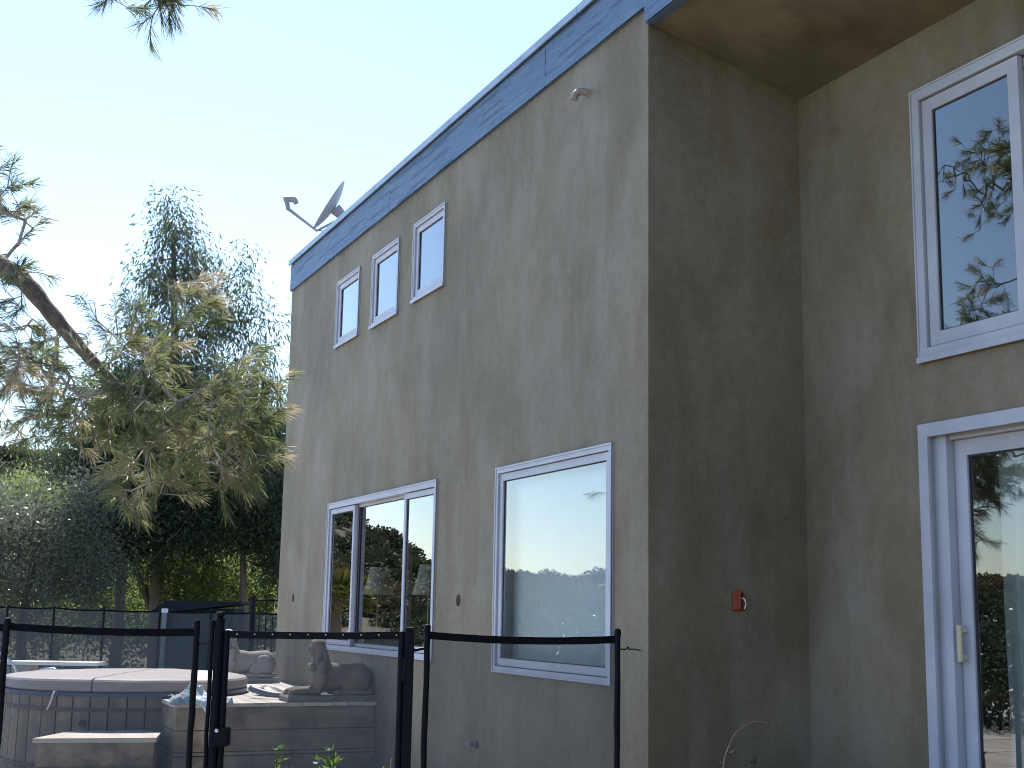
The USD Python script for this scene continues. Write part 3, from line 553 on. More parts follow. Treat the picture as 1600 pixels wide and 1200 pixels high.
def fence_run(name, pts, tops, rails, label, sag, rs):
    t = thing(name, label, "fence", (*pts[0], GZ), None)
    for k, ((x, y), zt, r) in enumerate(zip(pts, tops, rs)): obj("post", post_mesh(x, y, r, zt, k), m_black, t, smooth=40)
    for k in range(len(pts)-1):
        p = sagline(pts[k], pts[k+1], rails[k][0], rails[k][1], sag)
        obj("top_strap", band(p, .042, .004), m_strap, t); obj("net_panel", net(p, GZ+.03, 5+k), m_net, t)
    return t
fence_run("pool_fence", FP, [1.34, 1.34, 1.341, 1.349], [(1.28, 1.285), (1.28, 1.285), (1.292, 1.278)], "black mesh pool fence in front of the hot tub left of the gate", .013, [.019, .019, .019, .018])
FR = [(2.753, 7.206), (3.751, 6.755)]
fr = fence_run("pool_fence", FR, [1.347, 1.341], [(1.285, 1.280)], "black mesh pool fence section between the gate and the house corner", .019, [.0175, .0175])
obj("hook_wire", tube(smooth_path([(3.768, 6.757, 1.226), (3.82, 6.79, 1.222), (3.845, 6.80, 1.236), (3.86, 6.815, 1.222), (3.92, 6.87, 1.222), (3.999, 6.93, 1.214)], 4), .004, 6), m_black, fr)
gp = thing("gate_post", "round black gate post with a ball cap and thin companion post at the latch side", "post", (1.665, 7.698, GZ))
obj("post", cat_([tube([(1.665, 7.698, GZ-.1), (1.665, 7.698, 1.335)], .027, 16), tube([(1.665, 7.698, z) for z in (1.335, 1.345, 1.358, 1.361, 1.37, 1.388, 1.398, 1.40)], [.03, .03, .022, .013, .024, .027, .018, .004], 16)]), m_black, gp, smooth=40)
obj("side_post", post_mesh(1.627, 7.715, .0125, 1.351, 4), m_black, gp, smooth=40)
obj("tie_bar", tube([(1.56, 7.746, 1.212), (1.625, 7.716, 1.212)], .006, 8), m_black, gp)
G0, G1 = np.array([1.704, 7.68]), np.array([2.62, 7.266]); gd = (G1-G0)/np.linalg.norm(G1-G0)
gate = thing("pool_gate", "black mesh pool gate with a latch and riveted top rail", "gate", (*G0, GZ))
obj("stile", tube([(*G0, GZ+.04), (*G0, 1.288), (*G0, 1.293)], [.0185, .0185, .012], 14), m_black, gate, smooth=40); obj("stile", tube([(*G1, GZ+.04), (*G1, 1.300), (*G1, 1.306)], [.0185, .0185, .012], 14), m_black, gate, smooth=40)
top = sagline(G0, G1, 1.270, 1.282, .006); obj("top_rail", band(top, .040, .010), m_black, gate); obj("bottom_rail", band(sagline(G0, G1, GZ+.06, GZ+.06, 0), .04, .01), m_black, gate)
obj("net_panel", net(top, GZ+.06, 21), m_net, gate)
nn = np.array([gd[1], -gd[0]])
for q in np.linspace(.06, .97, 10):
    c = top[0]*(1-q)+top[-1]*q; obj("rivet", tube([np.array([*nn*.0095, 0])+c, np.array([*nn*.0125, 0])+c], .0042, 8), m_chrome, gate)
lc = G0-gd*.004
m_lbox = m3.Manifold.hull_points(np.array([(x, y, z) for x in (-.052, .052) for y in (-.03, .03) for z in (-.046, .046)]+[(x, y, z) for x in (-.045, .045) for y in (-.036, .036) for z in (-.052, .052)]))
lm = tm(m_lbox.rotate((0, 0, math.degrees(math.atan2(gd[1], gd[0])))).translate((float(lc[0]+nn[0]*.012), float(lc[1]+nn[1]*.012), .70)))
obj("latch", lm, m_black, gate); obj("latch_knob", tm(sph((lc[0]+nn[0]*.055-gd[0]*.012, lc[1]+nn[1]*.055-gd[1]*.012, .735), .014)), m_chrome, gate, smooth=True)
hp = thing("hinge_post", "square black gate post at the hinge side of the pool gate", "post", (2.659, 7.248, GZ))
ang = math.degrees(math.atan2(gd[1], gd[0]))
def rbox(c, hx, hy, z0, z1, ch=.004):
    b = box(-hx, hx, -hy, hy, z0, z1, ch); b.apply_transform(trimesh.transformations.rotation_matrix(math.radians(ang), (0, 0, 1))); b.apply_translation((c[0], c[1], 0)); return b
obj("post", rbox((2.662, 7.247), .026, .026, GZ-.1, 1.328), m_black, hp)
obj("hinge", tube([(*(np.array([2.642, 7.256])+nn*.012), 1.02), (*(np.array([2.642, 7.256])+nn*.012), 1.155)], .016, 12), m_black, hp, smooth=40)
obj("link_bar", tube([(2.675, 7.238, 1.195), (2.745, 7.206, 1.212)], .009, 8), m_black, hp)

# ------------------------------------------------------------------ far end of the garden
ff = [(0.05, 27.98), (1.0, 27.53), (1.81, 27.17), (2.616, 26.804), (3.489, 26.409), (4.459, 25.97), (5.349, 25.568), (6.10, 25.226), (6.9, 24.86)]
tf = thing("pool_fence", "low dark mesh fence running under the trees at the far end of the garden", "fence", (*ff[0], GZ))
for k, (x, y) in enumerate(ff): obj("post", post_mesh(x, y, .02, 1.40, k), m_black, tf, smooth=40)
for k in range(len(ff)-1):
    p = sagline(ff[k], ff[k+1], 1.36-(.03 if k > 3 else 0), 1.36-(.03 if k >= 3 else 0), .02, 8); obj("top_strap", band(p, .03, .006), m_strap, tf); obj("net_panel", net(p, GZ+.03, 40+k, .01), m_farnet, tf)
pw_ = thing("grey_post", "pale grey wooden post with a square cap beside the dark shed", "post", (4.5, 26.3, GZ))
obj("post", box(4.48, 4.55, 25.75, 25.82, GZ, 1.30), M("grey_wood", (.10, .105, .12), (.14, .145, .16), 8, .8), pw_); obj("cap", box(4.46, 4.57, 25.73, 25.84, 1.301, 1.385, .01), M("grey_cap", (.42, .43, .46), rough=.7), pw_)
sh_ = thing("low_shed", "low dark shed with a slanting roof behind the far fence", "shed", (5.4, 27.2, GZ))
m_shed = M("dark_cladding", (.010, .013, .017), (.017, .020, .024), 6, .8, spec=.1)
dx = np.array([.91, -.41]); dy = np.array([.41, .91]); so = np.array([4.72, 27.55])
def sp(u, w, z): q = so+dx*u+dy*w; return (q[0], q[1], z)
obj("wall", tm(m3.Manifold.hull_points(np.array([sp(u, w, z) for u in (.1, 1.5) for w in (0, 1.1) for z in (GZ, 1.40)]))), m_shed, sh_)
obj("roof", tm(m3.Manifold.hull_points(np.array([sp(u, w, z) for u, z in ((-.16, 1.30), (.12, 1.54), (1.66, 1.54)) for w in (-.12, 1.25)]+[sp(u, w, z) for u, z in ((-.16, 1.27), (.12, 1.50), (1.66, 1.49)) for w in (-.12, 1.25)]))), m_shed, sh_)
for k in range(5): obj("cladding_board", tm(m3.Manifold.hull_points(np.array([sp(u, w, z) for u in (.12+k*.276, .12+k*.276+.262) for w in (-.02, -.001) for z in (GZ+.02, 1.38)]))), m_shed, sh_)
ir = thing("iron_fence", "black iron bar fence closing the gap at the house corner", "fence", (5.7, 23.76, GZ))
q0, q1 = np.array([5.714, 23.756]), np.array([7.6, 22.92])
for z in (1.56, .15): obj("rail", tube([(*q0, z), (*q1, z)], .018, 6), m_black, ir)
obj("post", tube([(*q0, GZ), (*q0, 1.64)], .05, 8), m_black, ir)
for k in range(1, 17):
    c = q0+(q1-q0)*k/17; obj("bar", tube([(*c, GZ+.05), (*c, 1.56)], .010, 6), m_black, ir)
db = thing("diving_board", "white diving board on a grey stand behind the hot tub", "diving board", (1.8, 24.43, GZ))
b0, b1 = np.array([1.55, 24.53]), np.array([3.16, 23.82]); bd = (b1-b0)/np.linalg.norm(b1-b0); bn = np.array([-bd[1], bd[0]])
def plank2(a, b, hw, z0, z1, ch=.01): return tm(m3.Manifold.hull_points(np.array([(*(p+bn*s), z) for p in (a, b) for s in (-hw, hw) for z in (z0, z1)])))
obj("board", plank2(b0, b1, .23, .405, .462), M("white_fibreglass", (.72, .72, .72), rough=.5), db)
obj("stand", plank2(b0-bd*.05, b0+bd*.28, .20, GZ, .38), M("stand_blue", (.20, .24, .31), rough=.6), db); obj("stand", plank2(b0+bd*.30, b0+bd*.62, .20, GZ, .40), M("stand_tan", (.36, .31, .25), rough=.7), db, label="tan masonry support")
lg = thing("pool_ledge", "low teal painted ledge left of the diving board", "ledge", (1.0, 24.1, GZ))
obj("ledge_block", plank2(np.array([.1, 24.6]), np.array([1.95, 23.8]), .25, GZ, .10), M("teal_paint", (.10, .17, .18), (.14, .21, .22), 3, .6), lg); obj("ledge_cap", plank2(np.array([.08, 24.61]), np.array([1.97, 23.79]), .29, .101, .15), M("teal_cap", (.22, .30, .30), (.26, .34, .34), 3, .6), lg)
for k, (pts, lab) in enumerate([([(1.05, 22.6, GZ), (1.05, 22.6, .62), (1.2, 22.53, .72), (1.42, 22.43, .66), (1.62, 22.34, .50), (1.72, 22.3, .25), (1.74, 22.29, GZ)], "chrome pool handrail nearest the diving board stand"), ([(1.0, 21.7, GZ), (1.0, 21.7, .40), (1.2, 21.6, .50), (1.38, 21.52, .42), (1.50, 21.47, .2), (1.52, 21.46, GZ)], "lower chrome pool handrail left of the hot tub"), ([(1.90, 21.0, GZ), (1.90, 21.0, .40), (1.96, 20.97, .47), (2.08, 20.92, .48), (2.17, 20.88, .40), (2.19, 20.87, GZ)], "small chrome rail arching just above the tub cover")]):
    tag(obj("handrail", tube(smooth_path(pts, 5), .022, 10), m_chrome, smooth=True), lab, "handrail")

# ------------------------------------------------------------------ vegetation
def frame(d):
    d = d/np.linalg.norm(d, axis=1, keepdims=True); r = np.where(np.abs(d[:, 2:]) < .9, [[0, 0, 1.]], [[1., 0, 0]])
    a = np.cross(d, r); a /= np.linalg.norm(a, axis=1, keepdims=True); return d, a, np.cross(d, a)
def leaf_quads(c, d, L, wd, rs, curl=.15):
    d, a, b = frame(d); n = len(c); th = rs.uniform(0, 2*PI, n)[:, None]; s = np.cos(th)*a+np.sin(th)*b; nn = np.cross(d, s)
    L = np.broadcast_to(L, (n,))[:, None]; wd = np.broadcast_to(wd, (n,))[:, None]
    v = np.stack([c, c+d*L*.45+s*wd*.5+nn*L*curl*.3, c+d*L-nn*L*curl, c+d*L*.45-s*wd*.5+nn*L*curl*.3], 1).reshape(-1, 3)
    k = np.arange(n)[:, None]*4; f = np.vstack([k+[0, 1, 2], k+[0, 2, 3]]); return v, f
def in_blobs(blobs, n, rs, shell=.5):
    B = np.array(blobs, float); w = B[:, 3]**2.4 if B.shape[1] == 4 else (B[:, 3]*B[:, 4]*B[:, 5])**.8; idx = rs.choice(len(B), n, p=w/w.sum())
    d = rs.normal(size=(n, 3)); d /= np.linalg.norm(d, axis=1, keepdims=True); r = rs.uniform(0, 1, n)**shell
    R = B[idx, 3:4] if B.shape[1] == 4 else B[idx, 3:6]
    return B[idx, :3]+d*r[:, None]*R
def grow(skeleton, targets, rs, step=.25, jig=.06, droop=0.):
    """connects every target to the nearest existing node; returns (nodes, parent index)"""
    nodes = [np.array(p, float) for p in skeleton]; par = [-1]+list(range(len(nodes)-1))
    arr = np.array(nodes); order = np.argsort(np.linalg.norm(targets[:, None]-arr[None], axis=2).min(1)); tips = []
    buf = np.empty((len(targets)*14+len(nodes)+100, 3)); n = len(nodes); buf[:n] = arr
    for t in targets[order]:
        dd = np.linalg.norm(buf[:n]-t, axis=1); k = int(dd.argmin()); L = dd[k]; m = min(12, max(1, int(L/step))); a = buf[k].copy(); last = k; bend = rs.normal(size=3)*L*.12
        for i in range(1, m+1):
            q = i/m; p = a*(1-q)+t*q+bend*math.sin(PI*q)+(rs.normal(size=3)*jig*step if i < m else 0); p[2] -= droop*L*math.sin(PI*q)*.3
            buf[n] = p; par.append(last); last = n; n += 1
        tips.append(last)
    return buf[:n].copy(), np.array(par), np.array(tips)
def branch_mesh(nodes, par, r_tip, r_max, power=.42, sides=5, skip=0):
    n = len(nodes); cnt = np.ones(n)
    for i in range(n-1, 0, -1):
        if par[i] >= 0: cnt[par[i]] += cnt[i]*1.0
    rad = np.minimum(r_tip*cnt**power, r_max)
    idx = np.array([i for i in range(n) if par[i] >= 0 and i >= skip]); a, b = nodes[par[idx]], nodes[idx]; d = b-a; L = np.linalg.norm(d, axis=1); ok = L > 1e-6
    a, b, d, idx = a[ok], b[ok], d[ok], idx[ok]; d, s, u = frame(d); an = np.arange(sides)*2*PI/sides
    ringv = np.cos(an)[None, :, None]*s[:, None]+np.sin(an)[None, :, None]*u[:, None]
    ra = np.minimum(rad[par[idx]], rad[idx]*1.35)
    v = np.concatenate([a[:, None]+ringv*ra[:, None, None], b[:, None]+ringv*rad[idx][:, None, None]], 1); k = np.arange(len(a))[:, None]*2*sides; f = []
    for j in range(sides):
        j2 = (j+1) % sides; f += [k+[j, j2, sides+j2], k+[j, sides+j2, sides+j]]
    return trimesh.Trimesh(v.reshape(-1, 3), np.vstack(f), process=False)

# --- pine reaching in from the left
rs = np.random.default_rng(12)
pine = thing("pine_tree", "long needled pine tree whose low limb reaches in from the left", "tree", (-2.9, 11.5, GZ))
trunk = smooth_path([(-2.9, 11.5, GZ-.1), (-2.95, 11.5, 2), (-2.8, 11.5, 4), (-2.9, 11.4, 6), (-2.8, 11.45, 8), (-2.85, 11.4, 9.6)], 6)
obj("trunk", tube(trunk, np.linspace(.24, .05, len(trunk)), 14), m_bark, pine, smooth=True)
limb = smooth_path([(-2.82, 11.5, 4.9), (-1.6, 11.3, 4.75), (-.3, 10.75, 4.35), (.427, 10.234, 3.90), (.62, 10.15, 3.76), (.80, 10.06, 3.54), (.97, 9.99, 3.34), (1.13, 9.92, 3.16), (1.3, 9.84, 3.0), (1.45, 9.78, 2.88)], 4)
lr = np.interp(np.arange(len(limb)), [0, 12, 16, 28, 32, len(limb)-1], [.11, .078, .066, .042, .026, .010]); lr *= 1+.08*np.sin(np.arange(len(limb))*1.9)
obj("limb", tube(limb, lr, 12), m_bark, pine, smooth=True)
tops = smooth_path([(-2.88, 11.42, 6.4), (-1.6, 10.8, 6.8), (-.2, 10.0, 6.6), (.6, 9.2, 6.1), (1.05, 8.9, 5.75)], 4)
obj("limb", tube(tops, np.linspace(.09, .016, len(tops)), 10), m_bark, pine, smooth=True)
VB = [(0.46, 10.23, 4.32, .16), (0.25, 10.3, 4.5, .2), (0.7, 10.6, 3.33, .23), (0.56, 9.78, 2.95, .21), (0.89, 10.52, 2.94, .25), (1.18, 9.69, 2.98, .24), (1.27, 9.77, 3.44, .13), (1.58, 10.07, 3.44, .19), (1.73, 9.54, 3.60, .15), (2.11, 9.53, 3.04, .21), (1.82, 9.08, 2.77, .26), (1.72, 9.93, 2.63, .22), (2.17, 9.49, 2.66, .2), (1.43, 9.6, 2.76, .24), (1.43, 10.1, 2.44, .14), (1.4, 9.58, 2.15, .09), (1.66, 9.62, 2.34, .13), (1.95, 9.14, 2.36, .11), (1.1, 9.82, 2.7, .16), (.94, 9.68, 3.57, .07), (.56, 9.91, 3.66, .14), (2.3, 9.35, 2.85, .07)]
TB = [(.92, 8.93, 5.58, .1), (1.05, 8.85, 5.48, .07), (1.18, 8.80, 5.40, .06), (1.31, 8.74, 5.50, .08), (1.45, 8.67, 5.50, .08), (1.52, 8.64, 5.44, .05), (1.2, 8.79, 5.75, .2), (.8, 9.0, 5.75, .15)]
HB = [(-2.0, 12.4, 7.4, .5), (-2.1, 12.6, 6.8, .4), (-1.35, 12.6, 7.0, .32), (-2.3, 12.8, 5.7, .38), (-3.0, 11.8, 7.5, .9), (-3.5, 12.1, 6.3, .8), (-2.5, 10.8, 6.2, .7), (-3.4, 11.2, 5.2, .8), (-1.9, 10.4, 5.2, .6), (-1.0, 10.2, 4.8, .5), (-3.0, 11.4, 8.8, .8), (-1.55, 12.6, 3.7, .28), (.25, 14.2, 2.85, .20), (.05, 13.8, 3.2, .22)]
def needles(tips_c, tips_d, n_per, L, wd, rs):
    n = len(tips_c); C = np.repeat(tips_c, n_per, 0); D = np.repeat(tips_d/np.linalg.norm(tips_d, axis=1, keepdims=True), n_per, 0)
    t = rs.uniform(-.13, .02, len(C))[:, None]; C = C+D*t
    d, a, b = frame(D); th = rs.uniform(0, 2*PI, len(C))[:, None]; op = np.radians(rs.uniform(12, 52, len(C)))[:, None]
    nd = d*np.cos(op)+(a*np.cos(th)+b*np.sin(th))*np.sin(op); nd[:, 2] -= .12; LL = L*rs.uniform(.65, 1.15, len(C))
    nd, a2, b2 = frame(nd); w2 = wd*.5
    v = np.stack([C-a2*w2, C+a2*w2, C+nd*LL[:, None]*.6-np.array([0, 0, .012])*1+a2*w2*.8, C+nd*LL[:, None]-np.array([0, 0, .03])], 1).reshape(-1, 3)
    k = np.arange(len(C))[:, None]*4; return v, np.vstack([k+[0, 1, 2], k+[0, 2, 3]])
def pine_part(skel, blobs, n, rs, n_per, shell=.55, droop=.35):
    T = in_blobs(blobs, n, rs, shell); nodes, par, tips = grow(skel, T, rs, .09, .25, droop)
    d = nodes[tips]-nodes[par[tips]]; d = d/np.linalg.norm(d, axis=1, keepdims=True)+rs.normal(size=d.shape)*.35+np.array([0, 0, .15]); d /= np.linalg.norm(d, axis=1, keepdims=True)
    tipx = nodes[tips]+d*.10; tw = branch_mesh(nodes, par, .0028, .03, .40, 5, len(skel))
    ex = branch_mesh(np.vstack([nodes[tips], tipx]), np.concatenate([np.full(len(tips), -1), np.arange(len(tips))]), .003, .003, .4, 4)
    return cat_([tw, ex]), needles(tipx, d, n_per, .135, .0046, rs)
n1 = pine_part(limb[12:], [(a, b, c, r*1.5) for a, b, c, r in VB], 500, rs, 44, .36); n2 = pine_part(tops[8:], TB, 52, rs, 40, .6, .2); n3 = pine_part(np.vstack([trunk[12:]]), HB, 760, rs, 40, .4)
for (tw, nd) in (n1, n2, n3):
    obj("twigs", tw, m_twig if tw is n1[0] else m_bark, pine); obj("needles", nd, m_needle, pine, kind="stuff")

def leafy_tree(name, label, base, skel, blobs, n_cl, per, L, wd, mat, bark, seed, spread=.3, droop=.0, rtip=.006, rmax=.12, shell=.45, twig_step=.3, curl=.15, group=None, rtrunk=None, cat="tree"):
    rs = np.random.default_rng(seed); t = thing(name, label, cat, base, group)
    T = in_blobs(blobs, n_cl, rs, shell); nodes, par, tips = grow(skel, T, rs, twig_step, .2)
    obj("trunk", tube(skel, np.linspace(rtrunk or rmax, (rtrunk or rmax)*.3, len(skel)), 10), bark, t, smooth=True)
    obj("branches", branch_mesh(nodes, par, rtip, rmax*.7, .4, 5, len(skel)), bark, t, kind="stuff")
    c = np.repeat(nodes[tips], per, 0); o = rs.normal(size=c.shape)*spread*.55; c = c+o
    d = o/ (np.linalg.norm(o, axis=1, keepdims=True)+1e-9)+rs.normal(size=c.shape)*.6; d[:, 2] -= droop
    obj("crown", leaf_quads(c, d, L*rs.uniform(.6, 1.2, len(c)), wd*rs.uniform(.7, 1.2, len(c)), rs, curl), mat, t, kind="stuff")
    return t
def sk(pts): return smooth_path(pts, 4)
leafy_tree("eucalyptus_tree", "tall loose crowned eucalyptus tree rising above the others against the sky", (5.3, 31.2, GZ), sk([(5.3, 31.2, GZ), (5.2, 31.0, 2.5), (5.3, 30.2, 5), (5.0, 29.5, 7.5), (4.85, 29.6, 9.8)]),
    [(4.75, 29.7, 10.1, .4, .6, .75), (5.05, 29.5, 9.2, .85, .9, .8), (4.5, 29.8, 8.7, .6, .7, .55), (5.4, 29.3, 8.7, .7, .8, .7), (5.0, 29.5, 7.6, 1.2, 1, .9), (6.35, 29.0, 8.9, .35, .5, .6), (6.4, 28.9, 7.9, .55, .6, .7), (6.75, 28.8, 6.9, .55, .7, .6), (5.6, 29.3, 6.3, 1.3, 1.2, 1.0), (4.6, 29.6, 6.5, 1.0, 1, .9), (7.1, 28.6, 7.6, .25, .3, .4), (6.4, 29, 5.6, .9, 1, .9), (4.3, 29.9, 7.6, .5, .5, .4), (4.2, 29.9, 5.2, .9, .9, 1.0), (5.6, 29.3, 4.6, 1.2, 1, 1.0), (7.0, 28.9, 5.2, .7, .8, .9), (3.6, 30.1, 6.3, .5, .6, .5), (7.0, 28.8, 6.2, .6, .7, .8), (6.6, 29.0, 4.4, .9, .8, .9), (3.6, 30.2, 5.0, .7, .8, .8), (7.2, 28.7, 4.6, .5, .6, .8), (5.9, 29.2, 7.8, .7, .8, .6)],
    980, 26, .17, .036, m_euc, m_eucbark, 31, .36, 1.5, .006, .16, .42, .35, .1)
leafy_tree("olive_tree", "grey green small leaved olive tree at the left edge behind the fence", (2.3, 29.2, GZ), sk([(2.3, 29.2, GZ), (2.25, 29.2, 1.2), (2.4, 29.2, 2.5), (2.3, 29.2, 3.6)]),
    [(2.3, 29.0, 3.0, 1.2, 1.1, 1.1), (1.3, 29.4, 2.7, 1.1, 1, 1.2), (3.4, 28.5, 2.6, 1.0, .9, 1.1), (2.3, 28.9, 1.7, 1.9, 1, 1.0), (.6, 29.6, 2.4, .9, 1, 1.2), (3.2, 28.7, 3.7, .6, .7, .5)], 520, 62, .10, .030, m_olive, m_bark, 32, .34, .1, .005, .12, .4)
leafy_tree("evergreen_tree", "dense dark evergreen tree in the middle behind the hanging pine branches", (4.3, 30.3, GZ), sk([(4.3, 30.3, GZ), (4.3, 30.2, 2), (4.1, 30.2, 4), (4.1, 30.2, 6)]),
    [(4.3, 30.2, 6.0, 1.0, 1, 1.0), (5.4, 29.9, 5.6, 1.2, 1, 1.1), (4.6, 30.0, 4.4, 1.4, 1, 1.1), (3.5, 30.4, 4.7, 1.0, .9, 1.0), (5.6, 29.8, 4.2, 1.2, 1, 1.0), (4.8, 29.9, 3.2, 1.4, 1, .85), (3.7, 30.2, 3.0, 1.0, 1, 1.0)], 760, 64, .13, .045, m_dark, m_bark, 33, .36, .3, .006, .14, .4)
leafy_tree("evergreen_tree", "dark spreading evergreen tree next to the house corner with bare lower trunks", (7.2, 30.0, GZ), sk([(7.2, 30.0, GZ), (7.0, 30.0, 1.6), (6.9, 29.9, 3.2), (7.1, 29.8, 5)]),
    [(7.0, 29.8, 4.6, 1.1, 1, .9), (6.2, 30.2, 3.8, 1.2, 1, .9), (7.6, 29.5, 3.6, .9, 1, .9), (6.6, 30.0, 3.2, 1.5, 1, .6), (7.7, 29.6, 2.6, .6, .8, .7), (7.5, 29.6, 5.4, .5, .7, .4)], 520, 66, .12, .04, m_dark, m_bark, 34, .36, .3, .007, .11, .4)
leafy_tree("shade_tree", "leaning thin trunked tree with sunlit sparse leaves above the dark shed", (5.6, 31.2, GZ), sk([(5.6, 31.2, GZ), (5.2, 31.2, 1.2), (4.7, 31.3, 2.4), (4.2, 31.3, 3.6)]),
    [(5.4, 31.4, 2.3, 1.3, .9, .8), (6.5, 31.2, 2.0, 1.2, .9, .7), (5.9, 31.2, 3.3, 1.3, 1, .8)], 260, 46, .11, .045, m_light, m_bark, 35, .4, .2, .010, .10, .5)
for k, (bx, by, hh, lab) in enumerate([(2.4, 37.3, 4.5, "pale green leafy tree at the left edge below the hill"), (3.7, 36.9, 4.3, "pale green leafy tree behind the olive tree next to the evergreen")]):
    leafy_tree("shade_tree", lab, (bx, by, GZ), sk([(bx, by, GZ), (bx+.1, by, 1.5), (bx, by, 3), (bx+.1, by, hh)]), [(bx, by, hh-.6, 1.1, 1, .9), (bx-.9, by+.3, hh-1.4, 1.0, 1, 1.0), (bx+.9, by-.3, hh-1.6, 1, 1, 1.0), (bx, by, hh-2.4, 1.8, 1, 1.0)], 260, 60, .15, .06, m_light, m_bark, 36+k, .42, .1, .008, .11, .45)
bush = [(x, 33.8-.35*x+dy_, z, .9, .7, .8) for x, dy_, z in [(3, 0, .8), (4.2, .3, .9), (5.4, 0, .8), (6.6, .2, 1.0), (7.8, 0, .9), (9, 0, .8), (8.4, .2, 1.9), (7, .4, 2.0), (4.5, .4, 1.9)]]
leafy_tree("sunlit_bush", "yellow green sunlit bushes glimpsed between the trunks behind the far fence", (6, 31.8, GZ), sk([(6, 31.9, GZ), (6, 31.9, .6), (6.1, 31.9, 1.2)]), bush, 330, 48, .12, .06, m_light, m_bark, 41, .42, 0, .006, .06, .5, cat="bush")
# spiky palm at the left edge
rs = np.random.default_rng(8); palm = thing("fan_palm", "low yellow green fan palm at the left edge by the far fence", "palm", (.70, 24.0, GZ))
obj("trunk", tube([(.70, 24.0, GZ), (.70, 24.0, .7), (.70, 24.0, 1.6)], [.14, .12, .10], 10), m_bark, palm)
for k in range(42):
    az = rs.uniform(0, 2*PI); el = rs.uniform(-.4, 1.35); d = np.array([math.cos(az)*math.cos(el), math.sin(az)*math.cos(el), math.sin(el)]); o = np.array([.70, 24.0, 1.6]); hub = o+d*.34
    s = np.cross(d, [0, 0, 1]); s /= np.linalg.norm(s); V = []; Fc = []
    for q in np.linspace(-1.25, 1.25, 25):
        dd = d*math.cos(q)+s*math.sin(q); tip = hub+dd*.40*(1-.15*abs(q))-np.array([0, 0, .07]); w_ = np.cross(dd, np.cross(d, s)); m_ = len(V); V += [hub, hub+dd*.2+w_*.007, tip, hub+dd*.2-w_*.007]; Fc += [(m_, m_+1, m_+2), (m_, m_+2, m_+3)]
    fr_ = obj("frond", trimesh.Trimesh(np.array(V), Fc, process=False), m_palm, palm); obj("stalk", tube([o, hub], [.012, .007], 5), m_palm, fr_)
# hillside scrub and the hedge across the garden (seen in the glass)
def scrub_proto(seed):
    rs = np.random.default_rng(seed); n = 900; d = rs.normal(size=(n, 3)); d[:, 2] = np.abs(d[:, 2]); d /= np.linalg.norm(d, axis=1, keepdims=True); c = d*rs.uniform(.55, 1, (n, 1))*[1, 1, .8]
    return leaf_quads(c, d+rs.normal(size=c.shape)*.7, .17*rs.uniform(.6, 1.2, n), .11, rs)
rs = np.random.default_rng(77); NS = 5200
az = rs.uniform(-PI*1.0, PI*.35, NS); rr = 60+rs.uniform(0, 1, NS)**.8*82; x, y = rr*np.sin(az), rr*np.cos(az); z = hill_h(x, y)+GZ-.3
NS2 = 1500; az2 = rs.uniform(-2.3, -.02, NS2); rr2 = rs.uniform(34, 60, NS2); x = np.concatenate([x, rr2*np.sin(az2)]); y = np.concatenate([y, rr2*np.cos(az2)]); z = np.concatenate([z, hill_h(x[NS:], y[NS:])+GZ-.25])
keep = fbm(np.stack([x*.05, y*.05, 0*x], -1), 3, 4) > .30; x, y, z = x[keep], y[keep], z[keep]; n = len(x)
pi = UsdGeom.PointInstancer.Define(stage, "/World/hillside_scrub"); tag(pi, "dark scrub and small oaks covering the dry hillside", "scrub", kind="stuff")
pr = []
for k in range(3): pr.append(usdkit.mesh(stage, f"/World/hillside_scrub/shrub_{k:03d}" if k else "/World/hillside_scrub/shrub", scrub_proto(50+k), m_scrub).GetPath())
pi.CreatePrototypesRel().SetTargets(pr); pi.CreateProtoIndicesAttr(Vt.IntArray.FromNumpy(rs.integers(0, 3, n).astype(np.int32)))
pi.CreatePositionsAttr(Vt.Vec3fArray.FromNumpy(np.stack([x, y, z], 1).astype(np.float32)))
sc = rs.uniform(.8, 2.4, n); sc = np.where(np.hypot(x, y) < 60, sc*.42, sc); pi.CreateScalesAttr(Vt.Vec3fArray.FromNumpy(np.stack([sc, sc, sc*rs.uniform(.7, 1.1, n)], 1).astype(np.float32)))
an = rs.uniform(0, 2*PI, n); pi.CreateOrientationsAttr(Vt.QuathArray([Gf.Quath(float(math.cos(a/2)), 0, 0, float(math.sin(a/2))) for a in an]))
hb = [(-4.6+rs.uniform(-.4, .4), yy, .5+rs.uniform(-.1, .3), .9, .9, .9) for yy in np.arange(1, 25, 1.0)]
leafy_tree("hedge", "dark clipped hedge across the garden facing the house", (-4.6, 8, GZ), sk([(-4.6, 8, GZ), (-4.6, 8, .4), (-4.6, 8, .9)]), hb, 520, 60, .13, .07, m_dark, m_bark, 61, .45, 0, .006, .05, .5, cat="hedge")

for k, (bx, by, hh, lab) in enumerate([(-1.5, -9.5, 8.0, "broad dark oak tree standing behind the viewpoint"), (4.2, -11.0, 8.5, "broad dark oak tree near the rear corner of the house")]):
    leafy_tree("oak_tree", lab, (bx, by, GZ), sk([(bx, by, GZ), (bx, by+.2, 1.8), (bx+.2, by, 3.5), (bx, by, 5.5)]), [(bx, by, hh-2.6, 3.4, 2.6, 2.4), (bx, by+.5, hh-4.9, 3.2, 2.4, 1.9), (bx+1, by, 1.6, 3.2, 2, 1.4)], 900, 34, .34, .22, m_dark, m_bark, 70+k, .55, .1, .008, .25, .5)
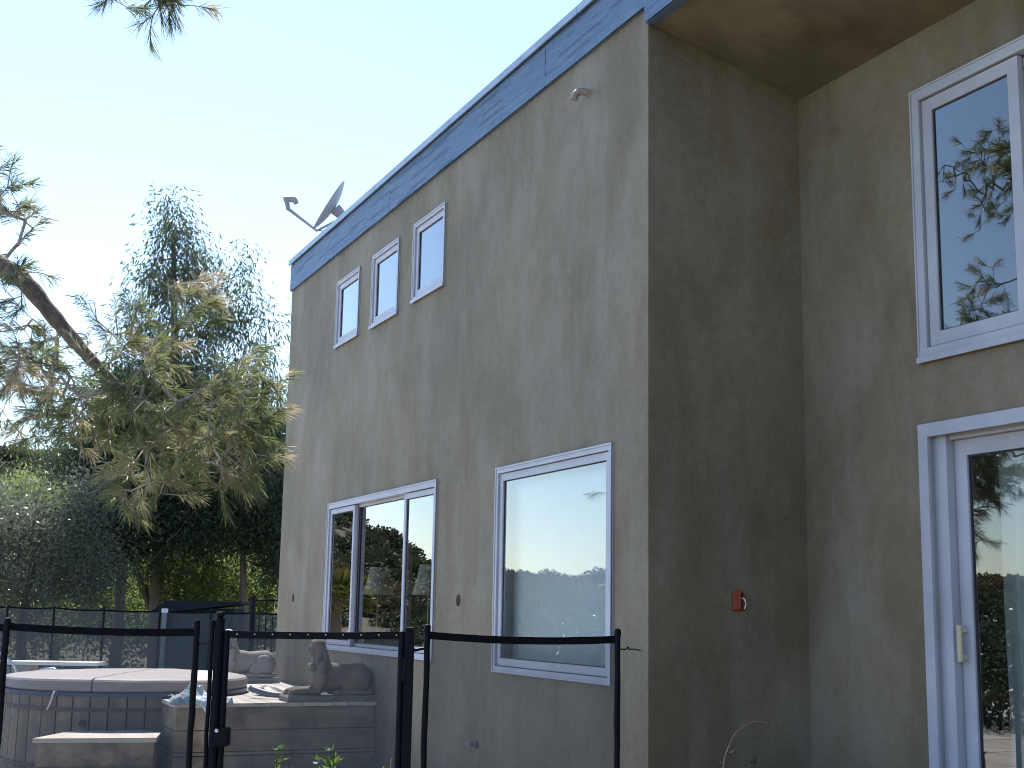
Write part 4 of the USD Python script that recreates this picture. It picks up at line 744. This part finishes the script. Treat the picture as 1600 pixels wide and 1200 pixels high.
# plants in the foreground bed
rs = np.random.default_rng(3)
def herb(name, label, x, y, h, n_st, L, wd, flowers, spread=.08, fine=False):
    t = thing(name, label, "plant", (x, y, GZ)); stems = []; lc, ld = [], []; fl = []
    for k in range(n_st):
        a = rs.uniform(0, 2*PI); tip = np.array([x+spread*rs.uniform(-1, 1), y+spread*rs.uniform(-1, 1), h*(1-.25*k/max(1, n_st-1))]); b0 = np.array([x+.02*math.cos(a), y+.02*math.sin(a), GZ]); p = smooth_path([b0, (b0+tip)/2+rs.normal(size=3)*.02, tip], 8); stems.append(tube(p, np.linspace(.005, .002, len(p)), 5))
        for i in range(4, len(p)):
            for _ in range(7 if fine else 3): d = rs.normal(size=3); d[2] = abs(d[2])*.6+.2; lc.append(p[i]); ld.append(d)
        if k < flowers: fl.append(tip+rs.normal(size=3)*.012)
    obj("stems", cat_(stems), m_herb, t); obj("leaves", leaf_quads(np.array(lc), np.array(ld), L*rs.uniform(.7, 1.2, len(lc)), wd, rs, .12), m_herb, t, kind="stuff")
    for c in fl:
        m = [leaf_quads(np.array([c]*5), np.array([(math.cos(q), math.sin(q), .5) for q in np.arange(5)*2*PI/5]), .016, .012, rs)]; obj("flower", m[0], m_petal, t)
herb("garden_plant", "feathery green plant at the bottom edge left of the gate middle", 1.735, 6.46, .74, 5, .045, .011, 0, .045, True)
herb("garden_plant", "small pale flowered plant at the bottom edge in front of the gate", 1.879, 6.394, .70, 4, .03, .018, 2, .03)
herb("garden_plant", "bright green leafy plant with white flowers in front of the gate", 1.968, 6.353, .74, 4, .06, .034, 2, .03)
herb("garden_plant", "low plant with a dry flower stalk beside the hinge post", 2.205, 6.245, .67, 2, .02, .012, 1, .015)
tag(obj("dry_stem", tube(smooth_path([(2.21, 6.243, GZ), (2.215, 6.24, .4), (2.213, 6.24, .66), (2.219, 6.24, .715)], 5), .0035, 6), m_dry), "thin upright dry stem beside the hinge post at the bottom edge", "plant stem")
vine = thing("arching_vine", "thin brown arching stem in front of the shaded return wall", "plant", (4.3, 6.5, GZ))
obj("stem", tube(smooth_path([(4.28, 6.5, GZ), (4.285, 6.5, .3), (4.295, 6.5, .58), (4.325, 6.5, .68), (4.382, 6.5, .768), (4.492, 6.5, .826), (4.603, 6.5, .817), (4.669, 6.5, .78)], 5), np.linspace(.006, .0025, 36), 6), m_dry, vine)
lc = np.array([(4.60, 6.5, .815), (4.65, 6.5, .79), (4.3, 6.5, .60), (4.33, 6.5, .66)]); obj("leaves", leaf_quads(lc, np.array([(.5, .3, -.3), (.6, .1, -.5), (-.6, .1, .3), (.3, -.4, .2)]), .04, .014, rs), m_dry, vine)
herb("garden_plant", "small green weed at the foot of the return wall", 4.40, 6.45, .60, 4, .05, .02, 0, .05)
herb("garden_plant", "small green weed at the foot of the recessed wall left of the door", 4.95, 6.0, .575, 4, .05, .02, 0, .06)
